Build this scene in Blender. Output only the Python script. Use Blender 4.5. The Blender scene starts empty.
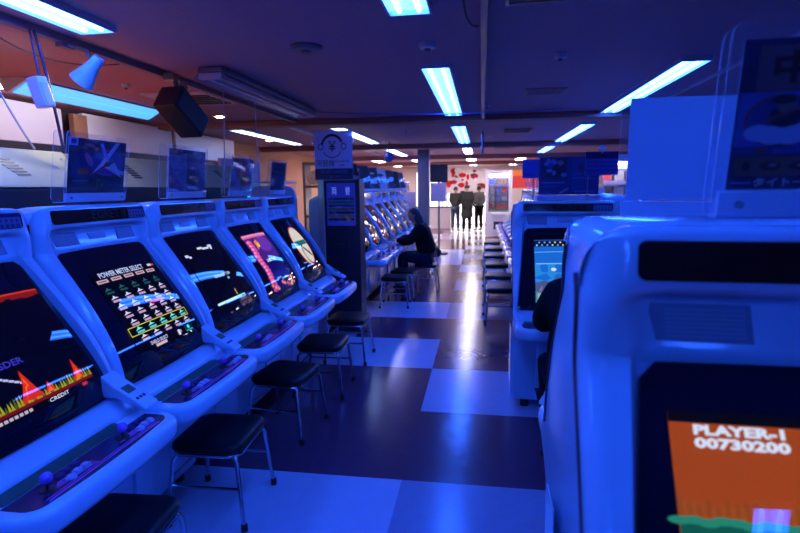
import bpy, bmesh, math, random
from mathutils import Vector, Matrix, Euler
from mathutils.geometry import tessellate_polygon
random.seed(7)
S = bpy.context.scene
COL = S.collection
PI = math.pi

# ------------------------------------------------------------------ materials
def lin(c):
    return tuple((x/12.92 if x <= .04045 else ((x+.055)/1.055)**2.4) for x in c)
_m = {}
def mat(name, base, rough=.5, metal=0., emit=None, es=1., noise=0., nscale=20., bump=0., bscale=60., coat=0., spec=.5):
    if name in _m: return _m[name]
    m = bpy.data.materials.new(name); m.use_nodes = True
    nt = m.node_tree; b = nt.nodes['Principled BSDF']
    b.inputs['Base Color'].default_value = (*base, 1)
    b.inputs['Roughness'].default_value = rough
    b.inputs['Metallic'].default_value = metal
    b.inputs['Specular IOR Level'].default_value = spec
    if coat:
        b.inputs['Coat Weight'].default_value = coat; b.inputs['Coat Roughness'].default_value = .04
    if emit:
        b.inputs['Emission Color'].default_value = (*emit, 1); b.inputs['Emission Strength'].default_value = es
    tc = nt.nodes.new('ShaderNodeTexCoord')
    if noise:
        n = nt.nodes.new('ShaderNodeTexNoise'); n.inputs['Scale'].default_value = nscale; n.inputs['Detail'].default_value = 4
        r = nt.nodes.new('ShaderNodeMix'); r.data_type = 'RGBA'
        r.inputs[6].default_value = (*[c*(1-noise) for c in base], 1)
        r.inputs[7].default_value = (*[min(1, c*(1+noise)) for c in base], 1)
        nt.links.new(tc.outputs['Object'], n.inputs['Vector']); nt.links.new(n.outputs['Fac'], r.inputs[0])
        nt.links.new(r.outputs[2], b.inputs['Base Color'])
    if bump:
        n = nt.nodes.new('ShaderNodeTexNoise'); n.inputs['Scale'].default_value = bscale; n.inputs['Detail'].default_value = 3
        bp = nt.nodes.new('ShaderNodeBump'); bp.inputs['Strength'].default_value = bump; bp.inputs['Distance'].default_value = .01
        nt.links.new(tc.outputs['Object'], n.inputs['Vector']); nt.links.new(n.outputs['Fac'], bp.inputs['Height'])
        nt.links.new(bp.outputs['Normal'], b.inputs['Normal'])
    _m[name] = m
    return m
def translucent(m, f, col=None, c=None):
    nt = m.node_tree; b = nt.nodes['Principled BSDF']; o = nt.nodes['Material Output']
    t = nt.nodes.new('ShaderNodeBsdfTranslucent'); x = nt.nodes.new('ShaderNodeMixShader'); x.inputs[0].default_value = f
    if col: nt.links.new(col, t.inputs[0])
    else: t.inputs[0].default_value = (*c, 1)
    nt.links.new(b.outputs[0], x.inputs[1]); nt.links.new(t.outputs[0], x.inputs[2]); nt.links.new(x.outputs[0], o.inputs[0])
def attr_mat(name, emissive=0., rough=.35, coat=0.):
    m = bpy.data.materials.new(name); m.use_nodes = True
    nt = m.node_tree; b = nt.nodes['Principled BSDF']
    a = nt.nodes.new('ShaderNodeAttribute'); a.attribute_name = 'Col'
    b.inputs['Roughness'].default_value = rough
    if coat: b.inputs['Coat Weight'].default_value = coat
    if emissive:
        b.inputs['Base Color'].default_value = (.004, .004, .008, 1); b.inputs['Specular IOR Level'].default_value = .5
        nt.links.new(a.outputs['Color'], b.inputs['Emission Color']); b.inputs['Emission Strength'].default_value = emissive
    else:
        nt.links.new(a.outputs['Color'], b.inputs['Base Color']); b.inputs['Specular IOR Level'].default_value = .3
        translucent(m, .42, a.outputs['Color'])
    return m
def clear_mat(name, tint, fac=.08, rough=.03, f0=.015, f1=.7):
    m = bpy.data.materials.new(name); m.use_nodes = True
    nt = m.node_tree; nt.nodes.clear()
    o = nt.nodes.new('ShaderNodeOutputMaterial'); t = nt.nodes.new('ShaderNodeBsdfTransparent'); g = nt.nodes.new('ShaderNodeBsdfGlossy')
    t.inputs[0].default_value = (*tint, 1); g.inputs['Roughness'].default_value = rough
    d = nt.nodes.new('ShaderNodeBsdfDiffuse'); d.inputs[0].default_value = (.8, .8, .9, 1)
    lw = nt.nodes.new('ShaderNodeLayerWeight'); lw.inputs[0].default_value = .5
    pw = nt.nodes.new('ShaderNodeMath'); pw.operation = 'POWER'; pw.inputs[1].default_value = 4.; ma = nt.nodes.new('ShaderNodeMath'); ma.operation = 'MULTIPLY_ADD'; ma.inputs[1].default_value = f1; ma.inputs[2].default_value = f0
    nt.links.new(lw.outputs['Facing'], pw.inputs[0]); nt.links.new(pw.outputs[0], ma.inputs[0])
    mx = nt.nodes.new('ShaderNodeMixShader'); m2 = nt.nodes.new('ShaderNodeMixShader'); m2.inputs[0].default_value = fac
    nt.links.new(t.outputs[0], m2.inputs[1]); nt.links.new(d.outputs[0], m2.inputs[2])
    nt.links.new(ma.outputs[0], mx.inputs[0]); nt.links.new(m2.outputs[0], mx.inputs[1]); nt.links.new(g.outputs[0], mx.inputs[2])
    nt.links.new(mx.outputs[0], o.inputs[0])
    return m

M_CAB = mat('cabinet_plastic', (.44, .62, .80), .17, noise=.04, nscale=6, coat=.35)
M_CAB2 = mat('cabinet_trim_plastic', (.30, .30, .42), .4, noise=.06, nscale=30)
M_TRIM = mat('edge_moulding', (.10, .03, .05), .4)
M_GLASS = mat('smoked_glass', (.008, .008, .020), .02, spec=.55, noise=.1, nscale=8)
M_MARQ = mat('marquee_acrylic', (.035, .008, .010), .1, noise=.2, nscale=4)
M_MTXT = mat('marquee_lettering', (.02, .09, .06), .3)
M_STICK = mat('paper_sticker', (.42, .42, .55), .5, noise=.25, nscale=90)
M_GRIL = mat('speaker_grille_plastic', (.22, .22, .34), .55, noise=.1, nscale=60)
M_DECK = mat('control_overlay', (.035, .012, .06), .25, noise=.2, nscale=20)
M_PINK = mat('control_stripe', (.70, .12, .55), .35)
M_BALL = mat('joystick_ball', (.34, .10, .62), .2, coat=.4)
M_BTN = mat('push_button', (.42, .40, .62), .25)
M_BTND = mat('dark_push_button', (.05, .02, .10), .25)
M_STEEL = mat('brushed_steel', (.30, .36, .36), .35, .8, noise=.08, nscale=50)
M_CHROME = mat('chrome', (.55, .56, .62), .16, 1., noise=.03, nscale=40)
M_BLACK = mat('black_vinyl', (.008, .007, .010), .42, spec=.25, bump=.15, bscale=180)
M_RUB = mat('black_rubber', (.01, .01, .01), .6, noise=.2)
M_LCD = mat('lcd_window', (.10, .13, .10), .2)
M_BLKP = mat('black_plastic', (.015, .013, .02), .42, noise=.2, nscale=30)
M_GREY = mat('grey_machine_panel', (.40, .38, .20), .5, noise=.05, nscale=6)  # yellowish base stands in for the panels being shielded from blue lamps
M_DARKP = mat('dark_machine_panel', (.014, .012, .02), .45, noise=.1)
M_WHITE = mat('white_laminate', (.72, .70, .74), .4, noise=.03, nscale=5)
M_PALE = mat('pale_lilac_board', (.42, .38, .50), .5, noise=.05, nscale=5)
M_PAPER = mat('white_paper_back', (.62, .66, .80), .55, noise=.04, nscale=12)
translucent(M_PAPER, .4, c=(.62, .66, .80))
M_WOOD = mat('brown_wood', (.22, .09, .04), .5, noise=.35, nscale=9)
M_ORWALL = mat('orange_wall_paint', (.62, .30, .14), .7, noise=.06, nscale=4)
M_DKWALL = mat('dark_wall_paint', (.10, .06, .07), .7, noise=.1, nscale=4)
M_CEIL = mat('ceiling_board', (.46, .26, .30), .75, noise=.14, nscale=55, bump=.25, bscale=160)  # reddish tint on a white ceiling stands in for warm light
M_BEAM = mat('beam_paint', (.30, .12, .12), .6, noise=.08, nscale=6)
M_FIX = mat('white_fixture_enamel', (.55, .55, .62), .35, noise=.03)
M_GREYM = mat('grey_painted_metal', (.20, .19, .24), .45, .3, noise=.05)
M_CABLE = mat('dark_cable', (.05, .04, .06), .5, noise=.1)
M_CABLEP = mat('pale_cable', (.40, .42, .60), .5, noise=.1)
M_BLUEC = mat('blue_cable', (.10, .16, .60), .4, noise=.1)
M_RED = mat('red_board', (.62, .03, .03), .5, noise=.1, nscale=3)
M_SKIN = mat('skin', (.50, .30, .22), .5, noise=.05, nscale=30)
M_HAIR = mat('black_hair', (.010, .008, .008), .45, bump=.4, bscale=200)
M_JBLK = mat('black_cloth', (.008, .008, .012), .8, spec=.1, bump=.2, bscale=90, noise=.2)
M_JGRN = mat('dark_olive_cloth', (.060, .065, .055), .8, spec=.1, noise=.2, nscale=20)
M_COAT = mat('charcoal_coat_cloth', (.035, .038, .034), .8, spec=.1, noise=.2, nscale=20)
M_JEAN = mat('blue_denim', (.06, .075, .14), .8, spec=.1, noise=.25, nscale=50)
M_GCLO = mat('grey_cloth', (.16, .18, .17), .8, spec=.1, noise=.2, nscale=20)
M_SHOE = mat('dark_shoe', (.02, .02, .025), .5, noise=.1)
# lamps
M_PANEL = mat('blue_lamp_reflector', (.3, .5, .8), .4, emit=(.34, 1.9, 15.), es=1.)
M_TUBE = mat('blue_fluorescent_tube', (.8, .8, .8), .4, emit=(.9, 4.2, 32.), es=1.)
M_CPANEL = mat('cyan_lamp_reflector', (.4, .6, .8), .4, emit=(.9, 1.6, 4.), es=1.)
M_CTUBE = mat('cyan_fluorescent_tube', (.8, .8, .8), .4, emit=(4., 5., 9.), es=1.)
M_WTUBE = mat('added_wall_wash_tube', (.8, .8, .8), .4, emit=(7., 7.2, 9.), es=2.6)
M_COVER = mat('cyan_lamp_cover', (.3, .6, .8), .4, emit=(.07, .50, 1.35), es=1.)
M_WPANEL = mat('white_lamp_diffuser', (.8, .8, .8), .4, emit=(1.0, .88, .90), es=14.)
M_WARM = mat('warm_lamp', (.8, .7, .6), .4, emit=(1., .50, .22), es=90.)
M_WARMP = mat('added_warm_ceiling_glow', (.6, .2, .1), .4, emit=(1., .20, .07), es=3.6)
M_CYAN = mat('cyan_case_light', (.2, .6, .7), .4, emit=(.02, .75, .95), es=1.2)
M_FARGLOW = mat('added_far_end_glow', (.8, .8, .8), .3, emit=(1., .95, .93), es=2.2)
M_KIOSK = mat('kiosk_backlit_panel', (.02, .02, .1), .25, emit=(.004, .008, .16), es=1.)
A_SCREEN = attr_mat('screen_image', .8, .02)
A_PRINT = attr_mat('printed_poster', 0, .3, .3)
M_ACR = clear_mat('clear_acrylic', (.97, .975, .99), .025)
M_ACRE = clear_mat('acrylic_edge', (.55, .6, .9), .55, .1)

# ------------------------------------------------------------------ mesh helpers
class MB:
    def __init__(s): s.v = []; s.f = []; s.mi = []; s.col = []; s.m = 0
    def face(s, idx, col=None): s.f.append(tuple(idx)); s.mi.append(s.m); s.col.append(col)
    def quad(s, a, b, c, d, col=None):
        n = len(s.v); s.v += [Vector(a), Vector(b), Vector(c), Vector(d)]; s.face((n, n+1, n+2, n+3), col)
    def box(s, c, d, R=None, col=None, taper=1.):
        n = len(s.v); c = Vector(c)
        for z in (-1, 1):
            t = taper if z > 0 else 1.
            for x, y in ((-1, -1), (1, -1), (1, 1), (-1, 1)):
                p = Vector((x*d[0]/2*t, y*d[1]/2*t, z*d[2]/2))
                if R: p = R @ p
                s.v.append(c+p)
        for q in ((3, 2, 1, 0), (4, 5, 6, 7), (0, 1, 5, 4), (1, 2, 6, 5), (2, 3, 7, 6), (3, 0, 4, 7)): s.face([n+i for i in q], col)
        return s
    def b2(s, x0, x1, y0, y1, z0, z1, col=None):
        return s.box(((x0+x1)/2, (y0+y1)/2, (z0+z1)/2), (abs(x1-x0), abs(y1-y0), abs(z1-z0)), None, col)
    def tube(s, pts, r, n=10, caps=True, rs=None, closed=False):
        pts = [Vector(p) for p in pts]; N = len(pts); base = len(s.v); up = None
        for i, p in enumerate(pts):
            if closed: t = pts[(i+1) % N]-pts[i-1]
            else: t = pts[min(i+1, N-1)]-pts[max(i-1, 0)]
            t.normalize()
            if up is None:
                up = Vector((0, 0, 1)) if abs(t.z) < .9 else Vector((1, 0, 0))
            a = (up - t*up.dot(t)); a.normalize(); up = a; b = t.cross(a)
            rr = rs[i] if rs else r
            for k in range(n):
                an = 2*PI*k/n; s.v.append(p+a*math.cos(an)*rr+b*math.sin(an)*rr)
        L = N if closed else N-1
        for i in range(L):
            for k in range(n):
                j = (i+1) % N
                s.face((base+i*n+k, base+i*n+(k+1) % n, base+j*n+(k+1) % n, base+j*n+k))
        if caps and not closed:
            s.face([base+k for k in range(n)][::-1]); s.face([base+(N-1)*n+k for k in range(n)])
        return s
    def cyl(s, a, b, r, n=16, r2=None):
        return s.tube([a, b], r, n, True, [r, r if r2 is None else r2])
    def lathe(s, prof, c=(0, 0, 0), n=24, R=None):
        base = len(s.v); c = Vector(c)
        for r, z in prof:
            for k in range(n):
                p = Vector((r*math.cos(2*PI*k/n), r*math.sin(2*PI*k/n), z))
                if R: p = R @ p
                s.v.append(c+p)
        for i in range(len(prof)-1):
            for k in range(n):
                s.face((base+i*n+k, base+i*n+(k+1) % n, base+(i+1)*n+(k+1) % n, base+(i+1)*n+k))
        s.face([base+k for k in range(n)][::-1]); s.face([base+(len(prof)-1)*n+k for k in range(n)])
        return s
    def ball(s, c, r, n=16, sc=(1, 1, 1)):
        base = len(s.v); h = n//2
        for i in range(1, h):
            th = PI*i/h
            for k in range(n):
                s.v.append(Vector(c)+Vector((r*sc[0]*math.sin(th)*math.cos(2*PI*k/n), r*sc[1]*math.sin(th)*math.sin(2*PI*k/n), r*sc[2]*math.cos(th))))
        t = len(s.v); s.v += [Vector(c)+Vector((0, 0, r*sc[2])), Vector(c)-Vector((0, 0, r*sc[2]))]
        for i in range(h-2):
            for k in range(n):
                s.face((base+i*n+k, base+(i+1)*n+k, base+(i+1)*n+(k+1) % n, base+i*n+(k+1) % n))
        for k in range(n):
            s.face((t, base+k, base+(k+1) % n)); q = base+(h-2)*n
            s.face((t+1, q+(k+1) % n, q+k))
        return s
    def prism(s, pts, mapf, t0, t1, col=None):
        n = len(s.v); N = len(pts)
        for t in (t0, t1):
            for p in pts: s.v.append(Vector(mapf(p[0], p[1], t)))
        s.face([n+i for i in range(N)][::-1], col); s.face([n+N+i for i in range(N)], col)
        for i in range(N): s.face((n+i, n+(i+1) % N, n+N+(i+1) % N, n+N+i), col)
        return s
    def build(s, name, m, parent=None, smooth=35, bevel=0, seg=2):
        me = bpy.data.meshes.new(name)
        me.from_pydata([tuple(v) for v in s.v], [], s.f)
        ms = m if isinstance(m, (list, tuple)) else [m]
        for x in ms: me.materials.append(x)
        if len(ms) > 1: me.polygons.foreach_set('material_index', s.mi)
        if any(c is not None for c in s.col):
            ca = me.color_attributes.new('Col', 'FLOAT_COLOR', 'CORNER')
            for p in me.polygons:
                c = s.col[p.index] or (0, 0, 0)
                for li in p.loop_indices: ca.data[li].color = (*c, 1)
        bm = bmesh.new(); bm.from_mesh(me)
        bmesh.ops.recalc_face_normals(bm, faces=bm.faces) if not any(c is not None for c in s.col) else None
        bm.to_mesh(me); bm.free()
        if smooth:
            me.shade_smooth(); me.set_sharp_from_angle(angle=math.radians(smooth))
        o = bpy.data.objects.new(name, me); COL.objects.link(o)
        if parent: o.parent = parent
        if bevel:
            b = o.modifiers.new('bevel', 'BEVEL'); b.width = bevel; b.segments = seg; b.limit_method = 'ANGLE'; b.angle_limit = math.radians(40)
        return o

def tag(o, label=None, cat=None, group=None, kind=None):
    if label: o['label'] = label
    if cat: o['category'] = cat
    if group: o['group'] = group
    if kind: o['kind'] = kind
    return o
def thing(name, label, cat, loc=(0, 0, 0), rz=0., group=None):
    o = bpy.data.objects.new(name, None); COL.objects.link(o); o.empty_display_size = .1
    o.location = loc; o.rotation_euler = (0, 0, rz)
    return tag(o, label, cat, group)
def struct(o): o['kind'] = 'structure'; return o
def copy_tree(o, parent=None):
    c = o.copy(); COL.objects.link(c)
    if parent: c.parent = parent
    for ch in KIDS.get(o.name, [k for k in o.children]): copy_tree(ch, c)
    return c
KIDS = {}

_tc = {}
def text_polys(s, size=1., align='CENTER', bold=0.):
    k = (s, align, bold)
    if k not in _tc:
        c = bpy.data.curves.new('t', 'FONT'); c.body = s; c.size = 1.; c.align_x = align; c.align_y = 'CENTER'
        c.offset = bold; c.resolution_u = 2
        o = bpy.data.objects.new('t', c); COL.objects.link(o)
        dg = bpy.context.evaluated_depsgraph_get(); me = bpy.data.meshes.new_from_object(o.evaluated_get(dg))
        _tc[k] = ([(v.co.x, v.co.y) for v in me.vertices], [tuple(p.vertices) for p in me.polygons])
        bpy.data.objects.remove(o); bpy.data.meshes.remove(me); bpy.data.curves.remove(c)
    v, f = _tc[k]
    return [(x*size, y*size) for x, y in v], f

class Art:
    """flat artwork in a (u,v) frame w wide and h tall, origin at the lower left"""
    def __init__(s, mapf, curved=False): s.mb = MB(); s.map = mapf; s.L = 0; s.curved = curved; s.N = []
    def _p(s, u, v):
        if s.curved:
            e = 1e-3; p = Vector(s.map(u, v, 0)); n = (Vector(s.map(u+e, v, 0))-p).cross(Vector(s.map(u, v+e, 0))-p).normalized(); s.N.append(n)
        return Vector(s.map(u, v, s.L))
    def rect(s, u0, v0, u1, v1, c, nu=1, nv=1):
        s.L += 1; c = lin(c)
        for i in range(nu):
            for j in range(nv):
                a, b = u0+(u1-u0)*i/nu, u0+(u1-u0)*(i+1)/nu; d, e = v0+(v1-v0)*j/nv, v0+(v1-v0)*(j+1)/nv
                s.mb.quad(s._p(a, d), s._p(b, d), s._p(b, e), s._p(a, e), c)
    def poly(s, pts, c):
        s.L += 1; c = lin(c)
        tris = [[Vector((pts[i][0], pts[i][1])) for i in t] for t in tessellate_polygon([[Vector((p[0], p[1], 0)) for p in pts]])]
        while tris:
            t = tris.pop()
            if (t[1]-t[0]).cross(t[2]-t[0]) < 0: t = t[::-1]
            L = [(t[i]-t[(i+1) % 3]).length for i in range(3)]; k = L.index(max(L))
            if L[k] > .16 and s.curved:
                m = (t[k]+t[(k+1) % 3])/2; o = t[(k+2) % 3]; tris += [[t[k], m, o], [m, t[(k+1) % 3], o]]
            else:
                n = len(s.mb.v); s.mb.v += [s._p(*q) for q in t]; s.mb.face((n, n+1, n+2), c)
    def ell(s, u, v, a, b, c, n=20, rot=0.):
        s.poly([(u+a*math.cos(2*PI*k/n)*math.cos(rot)-b*math.sin(2*PI*k/n)*math.sin(rot), v+a*math.cos(2*PI*k/n)*math.sin(rot)+b*math.sin(2*PI*k/n)*math.cos(rot)) for k in range(n)], c)
    def ring(s, u, v, a, b, w, c, n=28, a0=0., a1=2*PI):
        s.L += 1; c = lin(c)
        for k in range(n):
            t, q = a0+(a1-a0)*k/n, a0+(a1-a0)*(k+1)/n
            s.mb.quad(s._p(u+a*math.cos(t), v+b*math.sin(t)), s._p(u+a*math.cos(q), v+b*math.sin(q)),
                      s._p(u+(a-w)*math.cos(q), v+(b-w)*math.sin(q)), s._p(u+(a-w)*math.cos(t), v+(b-w)*math.sin(t)), c)
    def line(s, u0, v0, u1, v1, w, c, n=1):
        d = Vector((u1-u0, v1-v0)); L = d.length; d /= L; q = Vector((-d.y, d.x))*w/2; s.L += 1; c = lin(c)
        for k in range(n):
            a = Vector((u0, v0))+d*L*k/n; b = Vector((u0, v0))+d*L*(k+1)/n
            s.mb.quad(s._p(*(a-q)), s._p(*(b-q)), s._p(*(b+q)), s._p(*(a+q)), c)
    def text(s, t, u, v, size, c, align='CENTER', bold=0., sx=1.):
        s.L += 1; V, F = text_polys(t, size, align, bold); n = len(s.mb.v); c = lin(c)
        s.mb.v += [s._p(u+x*sx, v+y) for x, y in V]
        for f in F: s.mb.face([n+i for i in f], c)
    def build(s, name, m, parent):
        o = s.mb.build(name, m, parent, smooth=0)
        if s.curved:
            o.data.shade_smooth(); o.data.normals_split_custom_set_from_vertices([tuple(n) for n in s.N])
        return o

# ------------------------------------------------------------------ arcade cabinet
GP = [Vector((.290, .782)), Vector((.315, .95)), Vector((.488, 1.16)), Vector((.603, 1.338))]
def G(t):
    u = 1-t
    return GP[0]*u**3+GP[1]*3*u*u*t+GP[2]*3*u*t*t+GP[3]*t**3
def Gn(t):
    d = G(min(1, t+.01))-G(max(0, t-.01)); d.normalize(); return Vector((-d.y, d.x))   # outward (towards the player, up)
def GWt(t): return .287+.058*(1-t)
HW = .378
def on_glass(x, t, off=0.):
    p = G(t); n = Gn(t); b = .014*(1-(x/GWt(t))**2)+off
    return Vector((x, p.x+n.x*b, p.y+n.y*b))

def cab_rows():
    R = []
    def r(yc, zc, yp=None, zp=None, rad=.03, gw=.287): R.append((Vector((yc, zc)), Vector((yc if yp is None else yp, zc if zp is None else zp)), rad, gw))
    r(.42, .07); r(.41, .20); r(.40, .40); r(.385, .58); r(.28, .63); r(.24, .655); r(.215, .70); r(.212, .728)
    r(.225, .742); r(.272, .772, .262, .774, .02, .345); r(.284, .778, .272, .784, .02, .345)
    for k in range(0, 15):
        t = k/14.; p = G(t); n = Gn(t)
        c = p-n*.018
        q = p+n*(.008+.016*math.sin(PI*t))
        r(c.x, c.y, q.x, q.y, .022+.02*t, GWt(t))
    r(.612, 1.347, .594, 1.352, .045); r(.617, 1.358, .592, 1.366, .045); r(.645, 1.420, .590, 1.415, .05)
    r(.646, 1.428, .590, 1.424, .055); r(.628, 1.436, .590, 1.432, .06); r(.602, 1.442, .590, 1.440, .065); r(.592, 1.450, .590, 1.449, .07)
    r(.593, 1.470, rad=.075); r(.598, 1.50, rad=.08); r(.602, 1.524, rad=.085); r(.607, 1.533, rad=.085); r(.620, 1.538, rad=.085); r(.65, 1.539, rad=.085)
    r(.72, 1.535, rad=.085); r(.80, 1.525, rad=.08); r(.88, 1.509, rad=.08); r(.94, 1.486, rad=.06); r(.962, 1.462, rad=.05); r(.97, 1.42, rad=.04)
    r(.972, 1.30); r(.972, .9); r(.972, .5); r(.972, .07)
    return R
def smoothstep(a, b, x):
    t = max(0, min(1, (x-a)/(b-a))); return t*t*(3-2*t)
def shell_mesh():
    R = cab_rows()
    xs = [0, .10, .20, .255, .27, .28, .287, .290, .296, .303, .31, .318, .326, .333, .340, .346, .352, .358, .363, .367, .370, .373, .3755, .377, .378]
    xs = [-x for x in xs[:0:-1]]+xs
    mb = MB(); N = len(R); grid = []
    for x in xs:
        col = []; P = []; X = []
        for i in range(N):
            c, p, rad, gw = R[i]; ax = abs(x)
            ax = ax*gw/.287 if ax <= .287 else gw+(ax-.287)*(HW-gw)/(HW-.287)
            soft = .03 if 1.35 < c.y < 1.45 else 0
            w = smoothstep(gw-soft, gw+.016*(HW-gw)/(HW-.287)+soft, ax)
            P.append(c.lerp(p, w)); X.append(math.copysign(ax, x))
        for i in range(N):
            rad = R[i][2]; d = P[min(i+1, N-1)]-P[max(i-1, 0)]; d.normalize()
            nin = Vector((d.y, -d.x))
            e = abs(X[i])-(HW-rad); ins = 0.
            if e > 0: ins = rad-math.sqrt(max(0, rad*rad-e*e))
            p = P[i]+nin*ins*(.85 if rad > .05 else 1.)
            p.y = max(p.y, .07) if i < 3 or i > N-2 else p.y
            tp = 1-.20*smoothstep(.60, 1.02, p.x)-.06*max(0, p.x-.64)   # the cabinet narrows towards its back
            mb.v.append(Vector((X[i]*tp, p.x, p.y))); col.append(len(mb.v)-1)
        grid.append(col)
    for a in range(len(xs)-1):
        for i in range(N-1): mb.face((grid[a][i], grid[a+1][i], grid[a+1][i+1], grid[a][i+1]))
        mb.face((grid[a][N-1], grid[a+1][N-1], grid[a+1][0], grid[a][0]))
    mb.face(grid[0]); mb.face(grid[-1][::-1])
    return mb
def glass_mesh(off=-.002, rim=True):
    mb = MB(); nt, nx = 26, 18; g = []
    for j in range(nt+1):
        t = j/nt; L = .63; dz = min(t, 1-t)*L; r = .02
        hw = GWt(t)-(r-math.sqrt(max(0, r*r-(r-dz)**2)) if dz < r else 0)
        row = []
        for i in range(nx+1):
            x = -hw+2*hw*i/nx; mb.v.append(on_glass(x, .004+.992*t, off)); row.append(len(mb.v)-1)
        g.append(row)
    for j in range(nt):
        for i in range(nx): mb.face((g[j][i], g[j][i+1], g[j+1][i+1], g[j+1][i]))
    if not rim: return mb
    ring = g[0]+[r[-1] for r in g[1:-1]]+g[-1][::-1]+[r[0] for r in g[1:-1]][::-1]
    back = []
    for k in ring: mb.v.append(mb.v[k]+Vector((0, .014, -.008))); back.append(len(mb.v)-1)
    for k in range(len(ring)): mb.face((ring[k], back[k], back[(k+1) % len(ring)], ring[(k+1) % len(ring)]))
    return mb
def tray_outline(inset=0., r=.10, yb=.225, hw=.374):
    hw -= inset; f = inset; pts = [(-hw, yb-inset)]
    r = max(.02, r-inset)
    def bow(x): return f-.018*(1-(x/hw)**2)
    for k in range(9):
        a = PI+PI/2*k/8
        pts.append((-hw+r+r*math.cos(a), bow(-hw+r)+r+r*math.sin(a)))
    for k in range(1, 8):
        x = -hw+r+(2*hw-2*r)*k/8; pts.append((x, bow(x)))
    for k in range(9):
        a = 1.5*PI+PI/2*k/8
        pts.append((hw-r+r*math.cos(a), bow(hw-r)+r+r*math.sin(a)))
    pts.append((hw, yb-inset))
    return pts
def flat(x, y, t): return (x, y, t)
def round_rect(x0, x1, z0, z1, r, n=5):
    pts = []
    for cx, cz, a0 in ((x1-r, z0+r, -PI/2), (x1-r, z1-r, 0), (x0+r, z1-r, PI/2), (x0+r, z0+r, PI)):
        for k in range(n+1): pts.append((cx+r*math.cos(a0+PI/2*k/n), cz+r*math.sin(a0+PI/2*k/n)))
    return pts

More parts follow.
